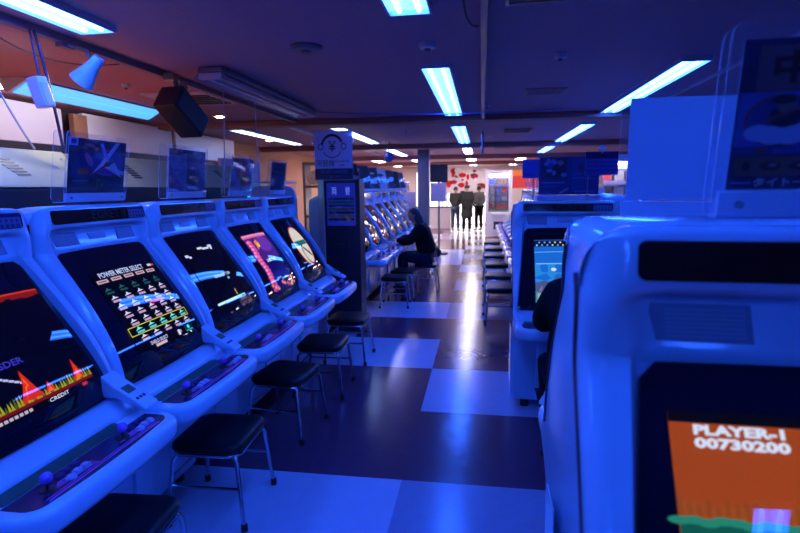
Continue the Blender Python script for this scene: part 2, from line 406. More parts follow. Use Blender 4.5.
def make_cab(fine=True):
    root = thing('arcade_cabinet', 'x', 'arcade machine')
    kids = []
    def add(o): kids.append(o); return o
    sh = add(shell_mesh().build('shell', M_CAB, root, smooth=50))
    gl = add(glass_mesh().build('screen_glass', M_GLASS, root, smooth=40)); gl['label'] = 'dark curved screen surround'
    # hood window: lies on the hood front
    def hood(x, z, t): return (x, .5905+(z-1.45)*.13-t, z)
    mq = add(MB().prism(round_rect(-.300, .318, 1.462, 1.520, .012), hood, -.006, .004).build('marquee', M_MARQ, root, smooth=40))
    a = Art(lambda u, v, L: hood(u, v, .0042+.0002*L)); a.text('EGRET II', .05, 1.491, .056, (.09, .26, .24), sx=1.15)
    a.mb.build('lettering', A_PRINT, mq, smooth=0)
    a = Art(lambda u, v, L: hood(u, v, .0042+.0003*L)); a.rect(.185, 1.4635, .312, 1.5185, (.30, .16, .40)); a.rect(.187, 1.465, .310, 1.505, (.50, .50, .70))
    for k in range(5):
        a.rect(.193+k*.023, 1.468, .208+k*.023, 1.480, (.33, .28, .52)); a.rect(.193+k*.023, 1.486, .205+k*.023, 1.499, (.40, .30, .56))
    a.mb.build('instruction_card', A_PRINT, mq, smooth=0)
    # speaker band
    def band(x, s, t): return (x, .615+.028*s-.9*t, 1.357+.063*s+.4*t)
    for x0, x1, sk in ((-.262, -.128, -.012), (.128, .262, .012)):
        mb = MB().prism([(x0, .12), (x1+sk*0, .12), (x1-.0, .97), (x0+sk*1.2, .97)], band, -.004, .003)
        g = add(mb.build('speaker_grille', M_GRIL, root, smooth=0)); g['label'] = 'slotted speaker grille'
        m2 = MB()
        for k in range(7):
            s = .2+.1*k; m2.prism([(x0+.012, s), (x1-.01, s), (x1-.01, s+.045), (x0+.012, s+.045)], band, .003, .0045)
        m2.build('slats', M_CAB2, g, smooth=0)
    cd = add(MB().prism([(-.055, .35), (.055, .35), (.055, .8), (-.055, .8)], band, -.004, .0022).build('maker_plate', M_CAB2, root, smooth=0))
    # side trims
    R = cab_rows()
    for sx in (-1, 1):
        pts = []
        for i, (c, p, r, g_) in enumerate(R):
            if 11 <= i <= 33:
                d = R[min(i+1, len(R)-1)][1]-R[max(i-1, 0)][1]; d.normalize(); n = Vector((d.y, -d.x))
                q = p+n*max(.044, r+.006); pts.append((sx*.3775, q.x, q.y))
        add(MB().tube(pts, .0045, 6).build('edge_trim', M_TRIM, root))
        mb = MB().b2(sx*.376, sx*.3795, .46, .62, .12, .60)
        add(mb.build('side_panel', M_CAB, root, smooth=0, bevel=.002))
    # control panel
    cp = MB(); o1 = tray_outline(); N = len(o1)
    rings = [(.030, .632), (.008, .642), (0, .66), (0, .695), (.004, .708), (.012, .716), (.022, .7185)]
    base = 0
    for ins, z in rings:
        for p in tray_outline(ins): cp.v.append(Vector((p[0], p[1], z)))
    for k in range(len(rings)-1):
        for i in range(N): cp.face((k*N+i, k*N+(i+1) % N, (k+1)*N+(i+1) % N, (k+1)*N+i))
    cp.face(list(range(N))[::-1]); cp.face([(len(rings)-1)*N+i for i in range(N)])
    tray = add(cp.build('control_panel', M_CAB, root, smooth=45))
    ov = MB().prism(tray_outline(.040, .09, .185, .366), flat, .7165, .7205).build('overlay', M_DECK, tray, smooth=30)
    st = MB().b2(-.31, .225, .150, .212, .7170, .7225).build('coin_strip', mat('dark_green_strip', (.03, .09, .06), .35, .3, noise=.1), tray, smooth=0, bevel=.001)
    ln = MB()
    for (x0, x1, y, w) in ((-.27, .27, .040, .005), (-.27, .27, .052, .003)):
        pts = [(x0, y), (x1, y), (x1-.01, y+w), (x0+.01, y+w)]; ln.prism(pts, flat, .7205, .7210)
    for k in range(3):
        for s in (-.19, .12):
            ln.prism([(s-.03+.02*k, .075+k*.008), (s+.15, .062+k*.012), (s+.15, .066+k*.012), (s-.03+.02*k, .080+k*.008)], flat, .7205, .7210)
    ln.build('stripes', M_PINK, tray, smooth=0)
    for jx in (-.215, .125):
        j = MB().cyl((jx, .095, .720), (jx, .095, .7225), .024, 20); j.cyl((jx, .095, .722), (jx, .095, .745), .0045, 8)
        jo = add(j.build('joystick', M_BLKP, root)); MB().ball((jx, .095, .758), .0185, 16).build('ball_top', M_BALL, jo)
        for k in range(3):
            for r_ in range(2):
                bx, by = jx+.070+.036*k, .075+.038*r_+.008*(k > 0)
                b = MB().lathe([(.0165, 0), (.0165, .004), (.012, .0045), (.012, .009), (.010, .0105)], (bx, by, .7205), 14)
                add(b.build('button', M_BTN if r_ == 0 else M_BTND, root))
    # coin / credit box at the right foot of the screen
    cb = MB(); xa, xb = .292, .377
    prof = [(.126, .748), (.112, .752), (.120, .765), (.250, .842), (.30, .88), (.30, .79), (.24, .79)]
    cb.prism([(p[0], p[1]) for p in prof], lambda u, v, t: (t, u, v), xa, xb)
    box = add(cb.build('credit_box', M_CAB, root, smooth=0, bevel=.006, seg=2))
    sl = Vector((0, .130, .077)).normalized(); nn = Vector((0, -.077, .130)).normalized()
    def slope(x, s, t): return Vector((x, .120, .765))+sl*s+nn*t
    MB().prism([(.307, .085), (.355, .085), (.355, .125), (.307, .125)], slope, .0, .002).build('display_window', M_LCD, box, smooth=0)
    for k in range(3): MB().prism([(.307+.02*k, .04), (.317+.02*k, .04), (.317+.02*k, .052), (.307+.02*k, .052)], slope, 0, .003).build('key', M_BTND, box, smooth=0)
    # coin door on the base, dark return slot, levelling feet
    cdoor = MB().b2(-.20, .20, .388, .43, .14, .56); cdo = add(cdoor.build('coin_door', M_CAB, root, smooth=0, bevel=.008))
    MB().b2(.10, .128, .383, .392, .50, .54).build('coin_slot', M_BLKP, cdo, smooth=0)
    MB().b2(.07, .072, .386, .390, .16, .55).build('door_gap', M_CAB2, cdo, smooth=0)
    for fx in (-.27, .27):
        for fy in (.48, .90): add(MB().cyl((fx, fy, 0), (fx, fy, .085), .03, 12).build('foot', M_RUB, root))
    KIDS[root.name] = kids
    return root, kids

def screen_map(x0, x1, t0, t1):
    return lambda u, v, L: on_glass(x0+(x1-x0)*u, t0+(t1-t0)*v, .0006+.0003*min(L, 4)+.00002*L)
def screen(root, fn, box=(-.235, .235, .20, .85)):
    a = Art(screen_map(*box), True); fn(a); o = a.build('screen', A_SCREEN, root); o['label'] = 'lit game picture'
    return o

W = (.85, .88, 1.)
def scr_fire(a):
    a.rect(0, 0, 1, 1, (.006, .006, .03), 8, 12)
    for k in range(20):
        a.rect(k/20, .955-.025*random.random(), (k+1)/20, 1, (.50, .08, .04))
        a.rect(k/20, .985, (k+1)/20, 1, (.85, .22, .1))
    a.text('00000', .07, .95, .055, (.3, .55, 1), bold=.01)
    for (u, v) in ((.22, .52), (.30, .515), (.38, .51), (.36, .47)): a.ell(u, v, .028, .022, (1, .36, .12)); a.ell(u, v, .014, .011, (1, .75, .4))
    a.text('ASDER', .44, .44, .075, (.22, .20, .75), bold=.02)
    for k in range(6): a.line(.33+.03*k, .36-.022*k, .36+.03*k, .345-.022*k, .018, (.75, .75, .95))
    for k in range(44):
        u = k/44; h = .05+.06*random.random(); a.poly([(u, .085), (u+1/44, .085), (u+.5/44, .085+h)], (.62, .62, .15) if k % 3 else (.3, .36, .08))
    for (u, w, h) in ((.48, .055, .27), (.88, .035, .20), (.62, .03, .10)):
        a.poly([(u-w*1.5, .10), (u+w*1.5, .10), (u+w*.6, .10+h*.55), (u, .10+h), (u-w*.5, .10+h*.5)], (.85, .16, .04))
        a.poly([(u-w*.8, .10), (u+w*.8, .10), (u+w*.2, .10+h*.5), (u, .10+h*.75)], (1., .40, .10))
    a.rect(0, .055, 1, .085, (.45, .05, .08), 6)
    a.text('CREDIT', .66, .025, .05, W, bold=.01); a.text('00', .90, .025, .05, (1, .25, .3), bold=.01)
    for k in range(12): a.rect(.03+.035*k, .012, .055+.035*k, .04, (.75, .7, .8))
def scr_select(a):
    a.rect(0, 0, 1, 1, (.006, .006, .035), 8, 12)
    a.text('POWER METER SELECT', .43, .95, .083, (.75, .82, 1), bold=.022, sx=.80)
    a.rect(.86, .94, .93, .97, (.8, .8, .95)); a.rect(.93, .94, .98, .965, (.9, .2, .25))
    for k in range(5): a.rect(.02+.19*k, .865, .165+.19*k, .905, (.80, .66, .72)); a.line(.04+.19*k, .885, .145+.19*k, .885, .012, (.4, .25, .35))
    for r in range(7):
        v = .77-.098*r
        for k in range(5):
            u = .09+.19*k+.012*r
            if u > .95: continue
            c = (.16, .36, .40) if r == 0 else (.85, .85, .98) if r != 5 else (.5, .95, .95)
            a.poly([(u-.06, v), (u+.05, v+.012), (u+.01, v+.022), (u-.01, v+.045), (u-.025, v+.02)], c)
            a.rect(u-.05, v-.034, u+.055, v-.010, (.10, .30, .32) if r == 0 else (.78, .62, .78) if r != 5 else (.35, .8, .85))
    a.rect(.50, .505, .76, .535, (.85, .08, .16))
    v0, v1 = .235, .33
    for q in ((.0, v0, 1., v0), (.0, v1, 1., v1), (.004, v0, .004, v1), (.996, v0, .996, v1)): a.line(*q, .010, (.80, .78, .2), 6)
    a.text('SHIELD SELECT', .33, .085, .06, (.78, .8, 1), bold=.02, sx=.7)
    a.rect(.25, .02, .43, .055, (.85, .72, .76))
    a.rect(.80, .03, .96, .12, (.05, .18, .2)); a.ell(.88, .085, .025, .025, (.3, .95, .95)); a.rect(.82, .03, .95, .05, (.2, .6, .7))
    a.rect(.66, .03, .70, .10, W); a.rect(.70, .055, .73, .09, (.8, .5, .6))
def scr_dark(a):
    a.rect(0, 0, 1, 1, (.008, .008, .045), 8, 12)
    for (u, v, w, h) in ((.03, .86, .07, .035), (.09, .84, .05, .03), (.36, .93, .12, .03), (.47, .915, .16, .03), (.63, .935, .10, .035), (.66, .90, .05, .04)): a.rect(u, v, u+w, v+h, (.82, .86, 1))
    a.text('PLEASE INSERT COIN', .52, .53, .055, (.8, .85, .95), bold=.02, sx=.8)
    a.ell(.62, .47, .03, .018, (.5, .75, .95)); a.ell(.60, .28, .02, .03, (.75, .5, .3)); a.rect(.585, .215, .615, .26, (.7, .55, .45))
    a.rect(.05, .165, .80, .20, (.62, .95, .95), 4); a.rect(.07, .172, .55, .192, (.9, .98, 1), 4)
    for k in range(14): a.rect(.55+.4*random.random(), .02+.12*random.random(), .58+.4*random.random(), .06+.12*random.random(), (.45, .33, .3) if k % 2 else (.2, .18, .35))
def scr_pink(a):
    a.rect(0, 0, 1, 1, (.05, .05, .40), 6, 10); a.rect(0, .55, 1, 1, (.28, .12, .52), 6, 4); a.ell(.65, .8, .28, .14, (.42, .2, .7))
    for k in range(12): a.ell(.04+.08*k, .96, .06, .035, (.85, .35, .6)); a.rect(.02+.08*k, .955, .07+.08*k, .985, (.95, .75, .85))
    for k in range(14):
        v = .86-.06*k; a.ell(.12+.02*math.sin(k), v, .10, .045, (.85, .30, .62)); a.ell(.10, v+.01, .05, .02, (1., .62, .75))
    a.poly([(.30, .72), (.45, .82), (.40, .9), (.3, .86)], (.95, .55, .2)); a.ell(.40, .80, .035, .04, (1, .85, .3))
    a.text('GAME START', .52, .52, .07, W, bold=.03)
    for k in range(10): a.poly([(.2+.08*k, .22), (.28+.08*k, .22), (.24+.08*k, .36+.06*random.random())], (.10, .14, .6))
    for k in range(22):
        a.ell(random.random(), .02+.14*random.random(), .05, .03, random.choice([(.9, .5, .35), (.8, .3, .4), (.9, .75, .4), (.5, .2, .5)]))
    a.rect(.3, .2, .5, .225, (.4, .75, .95)); a.rect(.62, .17, .78, .2, (.55, .85, .7))
def scr_circle(a):
    a.rect(0, 0, 1, 1, (.008, .008, .03), 6, 10)
    a.ell(.52, .58, .36, .40, (.85, .42, .28), 32); a.ell(.525, .585, .33, .37, (.86, .84, .78), 32)
    a.rect(.22, .60, .84, .69, (.12, .42, .40), 4); a.ring(.66, .42, .30, .24, .035, (.03, .03, .05), 20, PI*.65, PI*1.5)
    a.line(.50, .55, .75, .36, .05, (.03, .03, .05), 3); a.ring(.66, .47, .07, .06, .025, (.03, .03, .05), 14, PI, 2.2*PI)
    a.line(.08, .28, .30, .27, .02, (.5, .6, .95), 2)
    for k in range(7): a.rect(.34+.05*k, .07, .365+.05*k, .095, (.5, .5, .65))
def scr_orange(a):
    a.rect(0, 0, 1, 1, (.62, .26, .06), 8, 16)
    a.rect(0, .968, 1, 1, (.02, .02, .02), 8); 
    for k in range(9): a.text('0', .08+.028*k, .984, .03, (.02, .06, .05))
    a.text('PLAYER-1', .172, .948, .036, (.86, .90, 1), bold=.05, sx=1.5); a.text('00730200', .172, .913, .036, (.86, .90, 1), bold=.05, sx=1.56)
    for k in range(90):
        u = k/90*1.; h = .02*random.random(); a.rect(u, .70+.03*random.random(), u+.012, .755+h, (.60, .30, .08) if k % 2 else (.56, .26, .06))
    a.rect(0, 0, 1, .72, (.06, .34, .30), 8, 6)
    for k in range(30): a.ell(k/30, .715+.008*random.random(), .028, .010, (.14, .52, .44))
    a.rect(0, 0, 1, .655, (.05, .22, .20), 8, 4)
    a.line(.18, .70, .28, .62, .010, (.02, .05, .06), 3); a.line(.28, .62, .5, .45, .01, (.02, .05, .06), 3)
    for u in (.80, .86): u -= .25; a.poly([(u-.05, .4), (u+.02, .4), (u+.03, .68), (u, .68)], (.62, .58, .95)); a.line(u-.015, .42, u+.012, .66, .012, (.95, .9, 1))
    a.line(.55, .28, .95, .14, .03, (.2, .2, .4), 2)
def scr_mountain(a):
    a.rect(0, 0, 1, 1, (.10, .42, .86), 6, 10); a.rect(0, .34, 1, .62, (.16, .55, .90), 4, 2)
    a.rect(0, .89, 1, .99, (.05, .08, .25), 4)
    for k in range(14): a.rect(.03+.04*k, .90+.045*(k % 2), .055+.04*k, .925+.045*(k % 2), random.choice([(.5, .65, .95), (.85, .8, .5), (.6, .9, .8)]))
    a.rect(.62, .885, .97, .99, (.30, .12, .05)); 
    for k in range(7): a.ell(.66+.045*k, .935, .025, .03, (.85, .5, .15) if k % 2 else (.25, .15, .15))
    a.line(0, .80, .9, .815, .012, (.4, .7, 1), 3); a.line(.02, .62, 1., .62, .015, (.5, .78, 1), 3)
    pts = [(0, .18), (0, .30), (.12, .36), (.22, .34), (.34, .42), (.46, .40), (.55, .47), (.66, .44), (.78, .50), (.9, .42), (1, .46), (1, .18)]
    a.poly(pts, (.30, .34, .55))
    for k in range(10): a.poly([(.05+.1*k, .2), (.12+.1*k, .2), (.10+.1*k, .28+.08*random.random())], (.48, .50, .66))
    a.ell(.28, .53, .04, .025, (.85, .92, 1)); a.rect(0, 0, 1, .19, (.25, .55, .62), 4)
    for k in range(4): a.rect(.03+.25*k, .05, .20+.25*k, .16, (.6, .7, .78)); a.rect(.08+.25*k, .05, .13+.25*k, .13, (.15, .2, .35))
def scr_misc(a, seed):
    r = random.Random(seed); a.rect(0, 0, 1, 1, r.choice([(.03, .03, .12), (.10, .05, .05), (.03, .10, .12), (.16, .10, .2)]), 4, 8)
    for k in range(22):
        u, v = r.random()*.85, r.random()*.9; a.rect(u, v, u+.05+.15*r.random(), v+.02+.06*r.random(), r.choice([(.9, .85, .9), (.8, .25, .2), (.3, .6, .9), (.85, .6, .3), (.5, .3, .6), (.15, .5, .3)]))
    a.text('1UP  HI  2UP', .5, .93, .07, W, bold=.02)

base_cab, base_kids = make_cab()
used = [False]
def place_cab(loc, rz, label, group, scr, box=None, sz=1.):
    if not used[0]: c = base_cab; used[0] = True
    else:
        c = base_cab.copy(); COL.objects.link(c)
        for k in base_kids:
            d = k.copy(); COL.objects.link(d); d.parent = c
            for g in k.children:
                e = g.copy(); COL.objects.link(e); e.parent = d
    c.location = loc; c.rotation_euler = (0, 0, rz); c.scale = (1, 1, sz); tag(c, label, 'arcade machine', group)
    o = screen(c, scr, box or (-.235, .235, .20, .85))
    return c

LX = -1.175
GL = 'arcade machines in the near left row'
cabs = {}
P = 0.768
YB = 2.28
specs = [('Z', -2, 'white arcade machine nearest the camera at the left edge, only its control panel corner showing', scr_dark),
         ('A', -1, 'white arcade machine at the left edge showing orange flames and CREDIT on screen', scr_fire),
         ('B', 0, 'white arcade machine with the POWER METER SELECT menu on its screen', scr_select),
         ('C', 1, 'white arcade machine with a mostly black screen and a pale bar near its bottom', scr_dark),
         ('D', 2, 'white arcade machine with a pink and purple game picture on its screen', scr_pink),
         ('E', 3, 'white arcade machine beside the money changer, a white circle on its black screen', scr_circle)]
for k, i, lab, fn in specs:
    bx = {'A': (-.262, .272, .16, .80), 'B': (-.205, .255, .17, .81), 'D': (-.20, .215, .13, .86), 'E': (-.215, .215, .12, .86)}.get(k, (-.235, .235, .15, .86))
    cabs[k] = place_cab((LX, YB+P*i+(.002 if i < 0 else 0), 0), PI/2, lab, GL, fn, bx)
R1 = place_cab((.497, .212, 0), -math.radians(3), 'large white arcade machine close at the right edge, PLAYER-1 score on an orange screen', 'arcade machines standing right of the aisle', scr_orange, (-.258, .258, .14, .885))
R2 = place_cab((.612, 2.215, 0), PI, 'white arcade machine seen from behind, back to back with the PLAYER-1 machine', 'arcade machines standing right of the aisle', lambda a: scr_misc(a, 3), None, .985)
R3 = place_cab((.597, 3.37, 0), 0, 'white arcade machine whose screen shows mountains under a blue sky', 'arcade machines standing right of the aisle', scr_mountain, (-.225, .225, .10, .84), .972)
ORD = ['nearest', 'second', 'third', 'fourth', 'fifth', 'sixth', 'seventh', 'eighth', 'ninth', 'tenth', 'eleventh']
for i in range(8):
    place_cab((LX, 6.75+P*i, 0), PI/2, '%s arcade machine in the row beyond the dark money changer, left of the aisle' % ORD[i], 'arcade machines in the far left row', lambda a, s=i: scr_misc(a, s+10))
for i in range(11):
    place_cab((.34, 5.0+P*i, 0), -PI/2, '%s arcade machine of the right-hand row facing the aisle behind the mountain-screen machine' % ORD[i], 'arcade machines in the far right row', lambda a, s=i: scr_misc(a, s+30))

# ------------------------------------------------------------------ stools
def make_stool():
    r = thing('stool', 'x', 'stool'); kids = []
    w, d = .355, .385
    mb = MB(); z0 = .365
    rings = [(.030, z0), (.008, z0+.004), (0, z0+.016), (0, z0+.030), (.006, z0+.041), (.022, z0+.048), (.06, z0+.052)]
    N = 0
    for ins, z in rings:
        pts = round_rect(-w/2+ins, w/2-ins, -d/2+ins, d/2-ins, max(.02, .065-ins*.6), 6); N = len(pts)
        for p in pts: mb.v.append(Vector((p[0], p[1], z)))
    for k in range(len(rings)-1):
        for i in range(N): mb.face((k*N+i, k*N+(i+1) % N, (k+1)*N+(i+1) % N, (k+1)*N+i))
    mb.face(list(range(N))[::-1]); mb.face([(len(rings)-1)*N+i for i in range(N)])
    kids.append(mb.build('seat', M_BLACK, r, smooth=50))
    rim = [(x, y, .358) for x, y in round_rect(-w/2+.012, w/2-.012, -d/2+.012, d/2-.012, .06, 5)]
    fr = MB().tube(rim, .0095, 8, closed=True)
    for y in (-.12, .12): fr.cyl((-w/2+.02, y, .356), (w/2-.02, y, .356), .007, 8)
    kids.append(fr.build('seat_frame', M_CHROME, r))
    for sx in (-1, 1):
        for sy in (-1, 1):
            top = Vector((sx*(w/2-.035), sy*(d/2-.03), .352)); bot = Vector((sx*(w/2+.012), sy*(d/2+.010), .012))
            mid = Vector((sx*(w/2-.018), sy*(d/2-.015), .325))
            lg = MB().tube([top, mid, bot], .0105, 10).build('leg', M_CHROME, r); kids.append(lg)
            MB().cyl(bot-Vector((0, 0, .012)), bot+Vector((0, 0, .022)), .0155, 12).build('rubber_foot', M_RUB, lg)
    def onleg(sx, sy, z):
        t = (.325-z)/(.325-.012); return Vector((sx*(w/2-.018+.030*t), sy*(d/2-.015+.025*t), z))
    for sy in (-1, 1): kids.append(MB().cyl(onleg(-1, sy, .20), onleg(1, sy, .20), .0075, 8).build('stretcher', M_CHROME, r))
    kids.append(MB().cyl(onleg(-1, -1, .24), onleg(-1, 1, .24), .0075, 8).build('stretcher', M_CHROME, r))
    return r, kids
st0, stk = make_stool(); st_used = [False]
def place_stool(x, y, rz, label, group):
    if not st_used[0]: c = st0; st_used[0] = True
    else:
        c = st0.copy(); COL.objects.link(c)
        for k in stk:
            d = k.copy(); COL.objects.link(d); d.parent = c
            for g in k.children:
                e = g.copy(); COL.objects.link(e); e.parent = d
    c.location = (x, y, 0); c.rotation_euler = (0, 0, rz); tag(c, label, 'stool', group)
    return c
SG = 'black stools along the left machines'
for x, y, rz, l in ((-1.31, 1.60, .05, 'black padded stool at the bottom edge, in front of the flame-screen machine'),
                (-1.29, 2.37, .04, 'black padded chrome stool in front of the POWER METER SELECT machine'),
                (-1.275, 3.26, -.10, 'black padded chrome stool in front of the machine with the pale bar'),
                (-1.235, 3.98, .03, 'black padded chrome stool in front of the pink-picture machine'),
                (-1.225, 4.78, .0, 'black padded chrome stool in front of the circle-screen machine')):
    place_stool(x, y, rz, l, SG)
place_stool(-1.16, 7.1, .05, 'empty black stool right past the money changer, second row', 'stools at the far left row')
place_stool(-1.12, 7.68, -.08, 'empty black stool just before the seated player in the far row', 'stools at the far left row')
place_stool(-.86, 8.32, 0, 'stool under the seated player in dark jacket', 'stools at the far left row')
for i, y in enumerate((9.3, 10.1, 10.9)): place_stool(-1.1, y, 0, '%s empty stool beyond the seated player in the far left row' % ORD[i].replace('nearest', 'first'), 'stools at the far left row')
for i, y in enumerate((6.45, 7.35, 8.4, 9.5, 10.6, 11.8)): place_stool(.235, y, .06*(-1)**i, '%s black stool along the right-hand row behind the mountain-screen machine' % ORD[i], 'stools along the right row')
place_stool(.57, 2.90, 0, 'stool under the player in black at the mountain-screen machine', 'stools along the right row')

# ------------------------------------------------------------------ poster stands
def stand(label, cat, loc, rz, w, h, tilt, art, group, depth=.05, name='poster_stand', back_white=False, foot=True):
    r = thing(name, label, cat, loc, rz, group)
    T = Matrix.Rotation(tilt, 3, 'X')     # positive tilt: the top leans towards the front (-y)
    def m(x, y, z): return T @ Vector((x, y, z))
    def sheet(nm, x0, x1, y, z0, z1, t=.003):
        mb = MB(); pts = round_rect(x0, x1, z0, z1, .018, 4)
        mb.m = 0; n0 = len(pts)
        mb.prism(pts, lambda a, b, t_: m(a, t_, b), y, y+t)
        for i in range(2, len(mb.f)): mb.mi[i] = 1
        return mb.build(nm, [M_ACR, M_ACRE], r, smooth=0)
    sheet('acrylic_front', -w/2-.02, w/2+.02, -.004, .0, h+.025)
    if depth: sheet('acrylic_back', -w/2-.02, w/2+.02, depth, .0, h+.02)
    pp = MB().prism([(-w/2, .045), (w/2, .045), (w/2, h), (-w/2, h)], lambda a, b, t: m(a, t, b), .0015, .0035).build('paper', M_PAPER, r, smooth=0)
    a = Art(lambda u, v, L: m(-w/2+w*u, .0011-.00002*L, .045+(h-.045)*v)); art(a); a.build('print', A_PRINT, pp)
    bs = MB().prism([(-w/2-.01, .004), (w/2+.01, .004), (w/2+.01, .042), (-w/2-.01, .042)], lambda a_, b, t: m(a_, t, b), -.007, .006).build('foot_strip', M_PAPER, r, smooth=0)
    for x in (-w/2+.02, w/2-.02): MB().cyl(m(x, -.013, .023), m(x, -.006, .023), .006, 10).build('screw', M_STEEL, bs)
    if depth: MB().b2(-w/2-.01, w/2+.01, -.002, depth, .0, .004).build('base_plate', M_ACRE, r, smooth=0)
    return r
def art_ship(a):
    a.rect(0, 0, 1, 1, (0.041, 0.041, 0.270)); a.rect(0, .86, .14, 1, (0.743, 0.743, 1.000)); a.rect(.03, .89, .11, .97, (0.135, 0.135, 0.405)); 
    a.poly([(.0, .3), (.45, .3), (.62, 1), (.3, 1)], (0.081, 0.068, 0.432)); a.ell(.66, .58, .30, .26, (0.162, 0.189, 0.608))
    a.poly([(.40, .36), (.62, .55), (.88, .98), (.80, .98), (.57, .62)], (0.837, 0.837, 1.000)); a.poly([(.62, .56), (.98, .42), (.98, .34), (.72, .46)], (0.743, 0.743, 1.000))
    a.poly([(.50, .92), (.62, .66), (.70, .56), (.66, .70), (.56, .95)], (0.675, 0.675, 1.000)); a.poly([(.62, .48), (.86, .10+.25), (.94, .30), (.80, .60)], (0.891, 0.891, 1.000))
    a.ell(.66, .55, .055, .05, (0.135, 0.135, 0.405)); a.ell(.24, .40, .10, .07, (0.743, 0.189, 0.108)); a.ell(.33, .62, .05, .14, (0.608, 0.405, 0.675), rot=.4)
    a.rect(0, 0, 1, .28, (0.135, 0.068, 0.216)); a.text('IV', .56, .17, .20, (0.270, 0.338, 0.324), bold=.03); a.rect(.08, .20, .34, .24, (0.378, 0.270, 0.540)); a.rect(.64, .12, .95, .22, (0.189, 0.162, 0.405)); a.rect(.05, .05, .5, .10, (0.405, 0.216, 0.270))
def art_sheets(seed):
    def f(a):
        r = random.Random(seed); a.rect(0, 0, 1, 1, (.36, .38, .62)); a.rect(.47, 0, .72, 1, (.16, .15, .40)); a.rect(0, .86, 1, 1, (.12, .12, .36))
        for k in range(60):
            u, v = r.random()*.92, r.random()*.95; a.rect(u, v, u+.02+.10*r.random(), v+.012+.05*r.random(), r.choice([(.2, .2, .5), (.48, .5, .75), (.15, .13, .35), (.45, .25, .4), (.3, .3, .6), (.55, .42, .45)]))
        for k in range(4): a.ell(.15+.2*r.random(), .2+.6*r.random(), .06, .05, (.4, .3, .5)); a.line(.03, .15+.18*k, .42, .15+.18*k, .006, (.15, .15, .4))
    return f
def art_dark(seed):
    def f(a):
        r = random.Random(seed); a.rect(0, 0, 1, 1, (.04, .04, .18))
        for k in range(26):
            u, v = r.random()*.85, r.random()*.92; a.rect(u, v, u+.04+.12*r.random(), v+.015+.05*r.random(), r.choice([(.10, .10, .35), (.3, .3, .5), (.06, .05, .2), (.2, .15, .4)]))
        a.ell(.4, .62, .22, .16, (.08, .08, .25))
    return f
def art_flyer(a):
    r = random.Random(8); a.rect(0, 0, 1, 1, (.16, .18, .52)); a.rect(.03, .42, .46, .96, (.10, .11, .36)); a.rect(.54, .05, .98, .96, (.20, .24, .62))
    for k in range(14): a.ell(.08+.34*r.random(), .5+.4*r.random(), .03+.03*r.random(), .04+.05*r.random(), r.choice([(.5, .52, .85), (.25, .27, .65), (.66, .5, .6), (.08, .08, .25)]))
    a.ell(.70, .70, .06, .09, (.35, .25, .45)); a.line(.58, .52, .92, .62, .05, (.42, .34, .62)); a.line(.56, .45, .95, .42, .04, (.34, .38, .8))
    a.rect(.05, .30, .44, .34, (.45, .48, .85)); a.rect(.05, .20, .30, .23, (.30, .32, .7)); a.line(.36, .04, .50, .18, .05, (.6, .5, .75)); a.rect(.60, .06, .90, .11, (.40, .36, .75))
def art_white(seed):
    def f(a):
        r = random.Random(seed); a.rect(0, 0, 1, 1, r.choice([(.85, .85, .88), (.10, .09, .18), (.25, .1, .15), (.12, .12, .3)]))
        for k in range(9):
            u, v = r.random()*.7, r.random()*.85; a.ell(u+.12, v+.06, .08+.12*r.random(), .04+.09*r.random(), r.choice([(.08, .08, .12), (.85, .85, .9), (.5, .12, .15), (.2, .25, .6)]))
    return f
def art_blank(a):
    a.rect(0, 0, 1, 1, (.60, .63, .82)); a.rect(.02, .96, .06, .98, (.25, .27, .5))
def art_near(a):
    a.rect(0, 0, 1, 1, (.14, .13, .34)); a.rect(.055, .66, 1, .955, (.62, .36, .42))
    a.text('中華大仙', .095, .80, .21, (.42, .02, .08), 'LEFT', bold=.04, sx=.70)
    a.rect(.01, .30, 1, .66, (.42, .44, .82)); a.ell(.155, .47, .125, .175, (.70, .30, .36), 32); a.ell(.155, .47, .113, .160, (.30, .26, .62), 32)
    # a plain rounded figure on a cloud, kept generic
    for u, v, r_ in ((.085, .39, .05), (.13, .375, .055), (.185, .375, .055), (.225, .40, .045)): a.ell(u, v, r_, r_*1.15, (.86, .88, 1.))
    a.ell(.16, .50, .05, .075, (.12, .10, .26)); a.ell(.165, .565, .032, .05, (.66, .42, .44)); a.line(.10, .47, .24, .58, .018, (.62, .30, .30)); a.ell(.15, .61, .04, .03, (.16, .06, .14))
    a.poly([(.30, .31), (.50, .31), (.52, .60), (.40, .66), (.33, .50)], (.10, .09, .26))
    a.rect(.02, .245, 1, .30, (.22, .22, .56)); a.ell(.10, .272, .022, .022, (.70, .2, .3)); a.rect(.14, .255, .26, .29, (.36, .38, .74)); a.rect(.30, .255, .42, .29, (.36, .38, .74))
    a.rect(.02, .095, .98, .235, (.62, .36, .32)); a.ell(.06, .165, .014, .035, (.08, .06, .16))
    for u in (.14, .235, .33, .43): a.ell(u, .165, .036, .030, (.40, .03, .10)); a.ell(u+.006, .17, .014, .012, (.9, .6, .65))
    a.text('タイトー', .175, .048, .062, (.95, .96, 1.), bold=.03, sx=.70); a.rect(.015, .040, .085, .056, (.5, .5, .85))
LS = 'acrylic poster stands on the left machines'
cx = LX-.70
FWD = math.radians(10)
stand('clear acrylic poster stand cut off by the left picture edge, on the flame-screen machine', 'poster stand', (cx, 1.50, 1.549), PI/2, .38, .29, FWD, art_dark(1), LS)
stand('acrylic poster stand with a white winged spaceship, on the POWER METER SELECT machine', 'poster stand', (cx+.02, 2.36, 1.549), PI/2, .385, .295, FWD, art_ship, LS, .06)
stand('acrylic stand of pale printed sheets on the machine with the pale bar', 'poster stand', (cx+.02, 3.18, 1.549), PI/2, .42, .30, math.radians(6), art_sheets(4), LS)
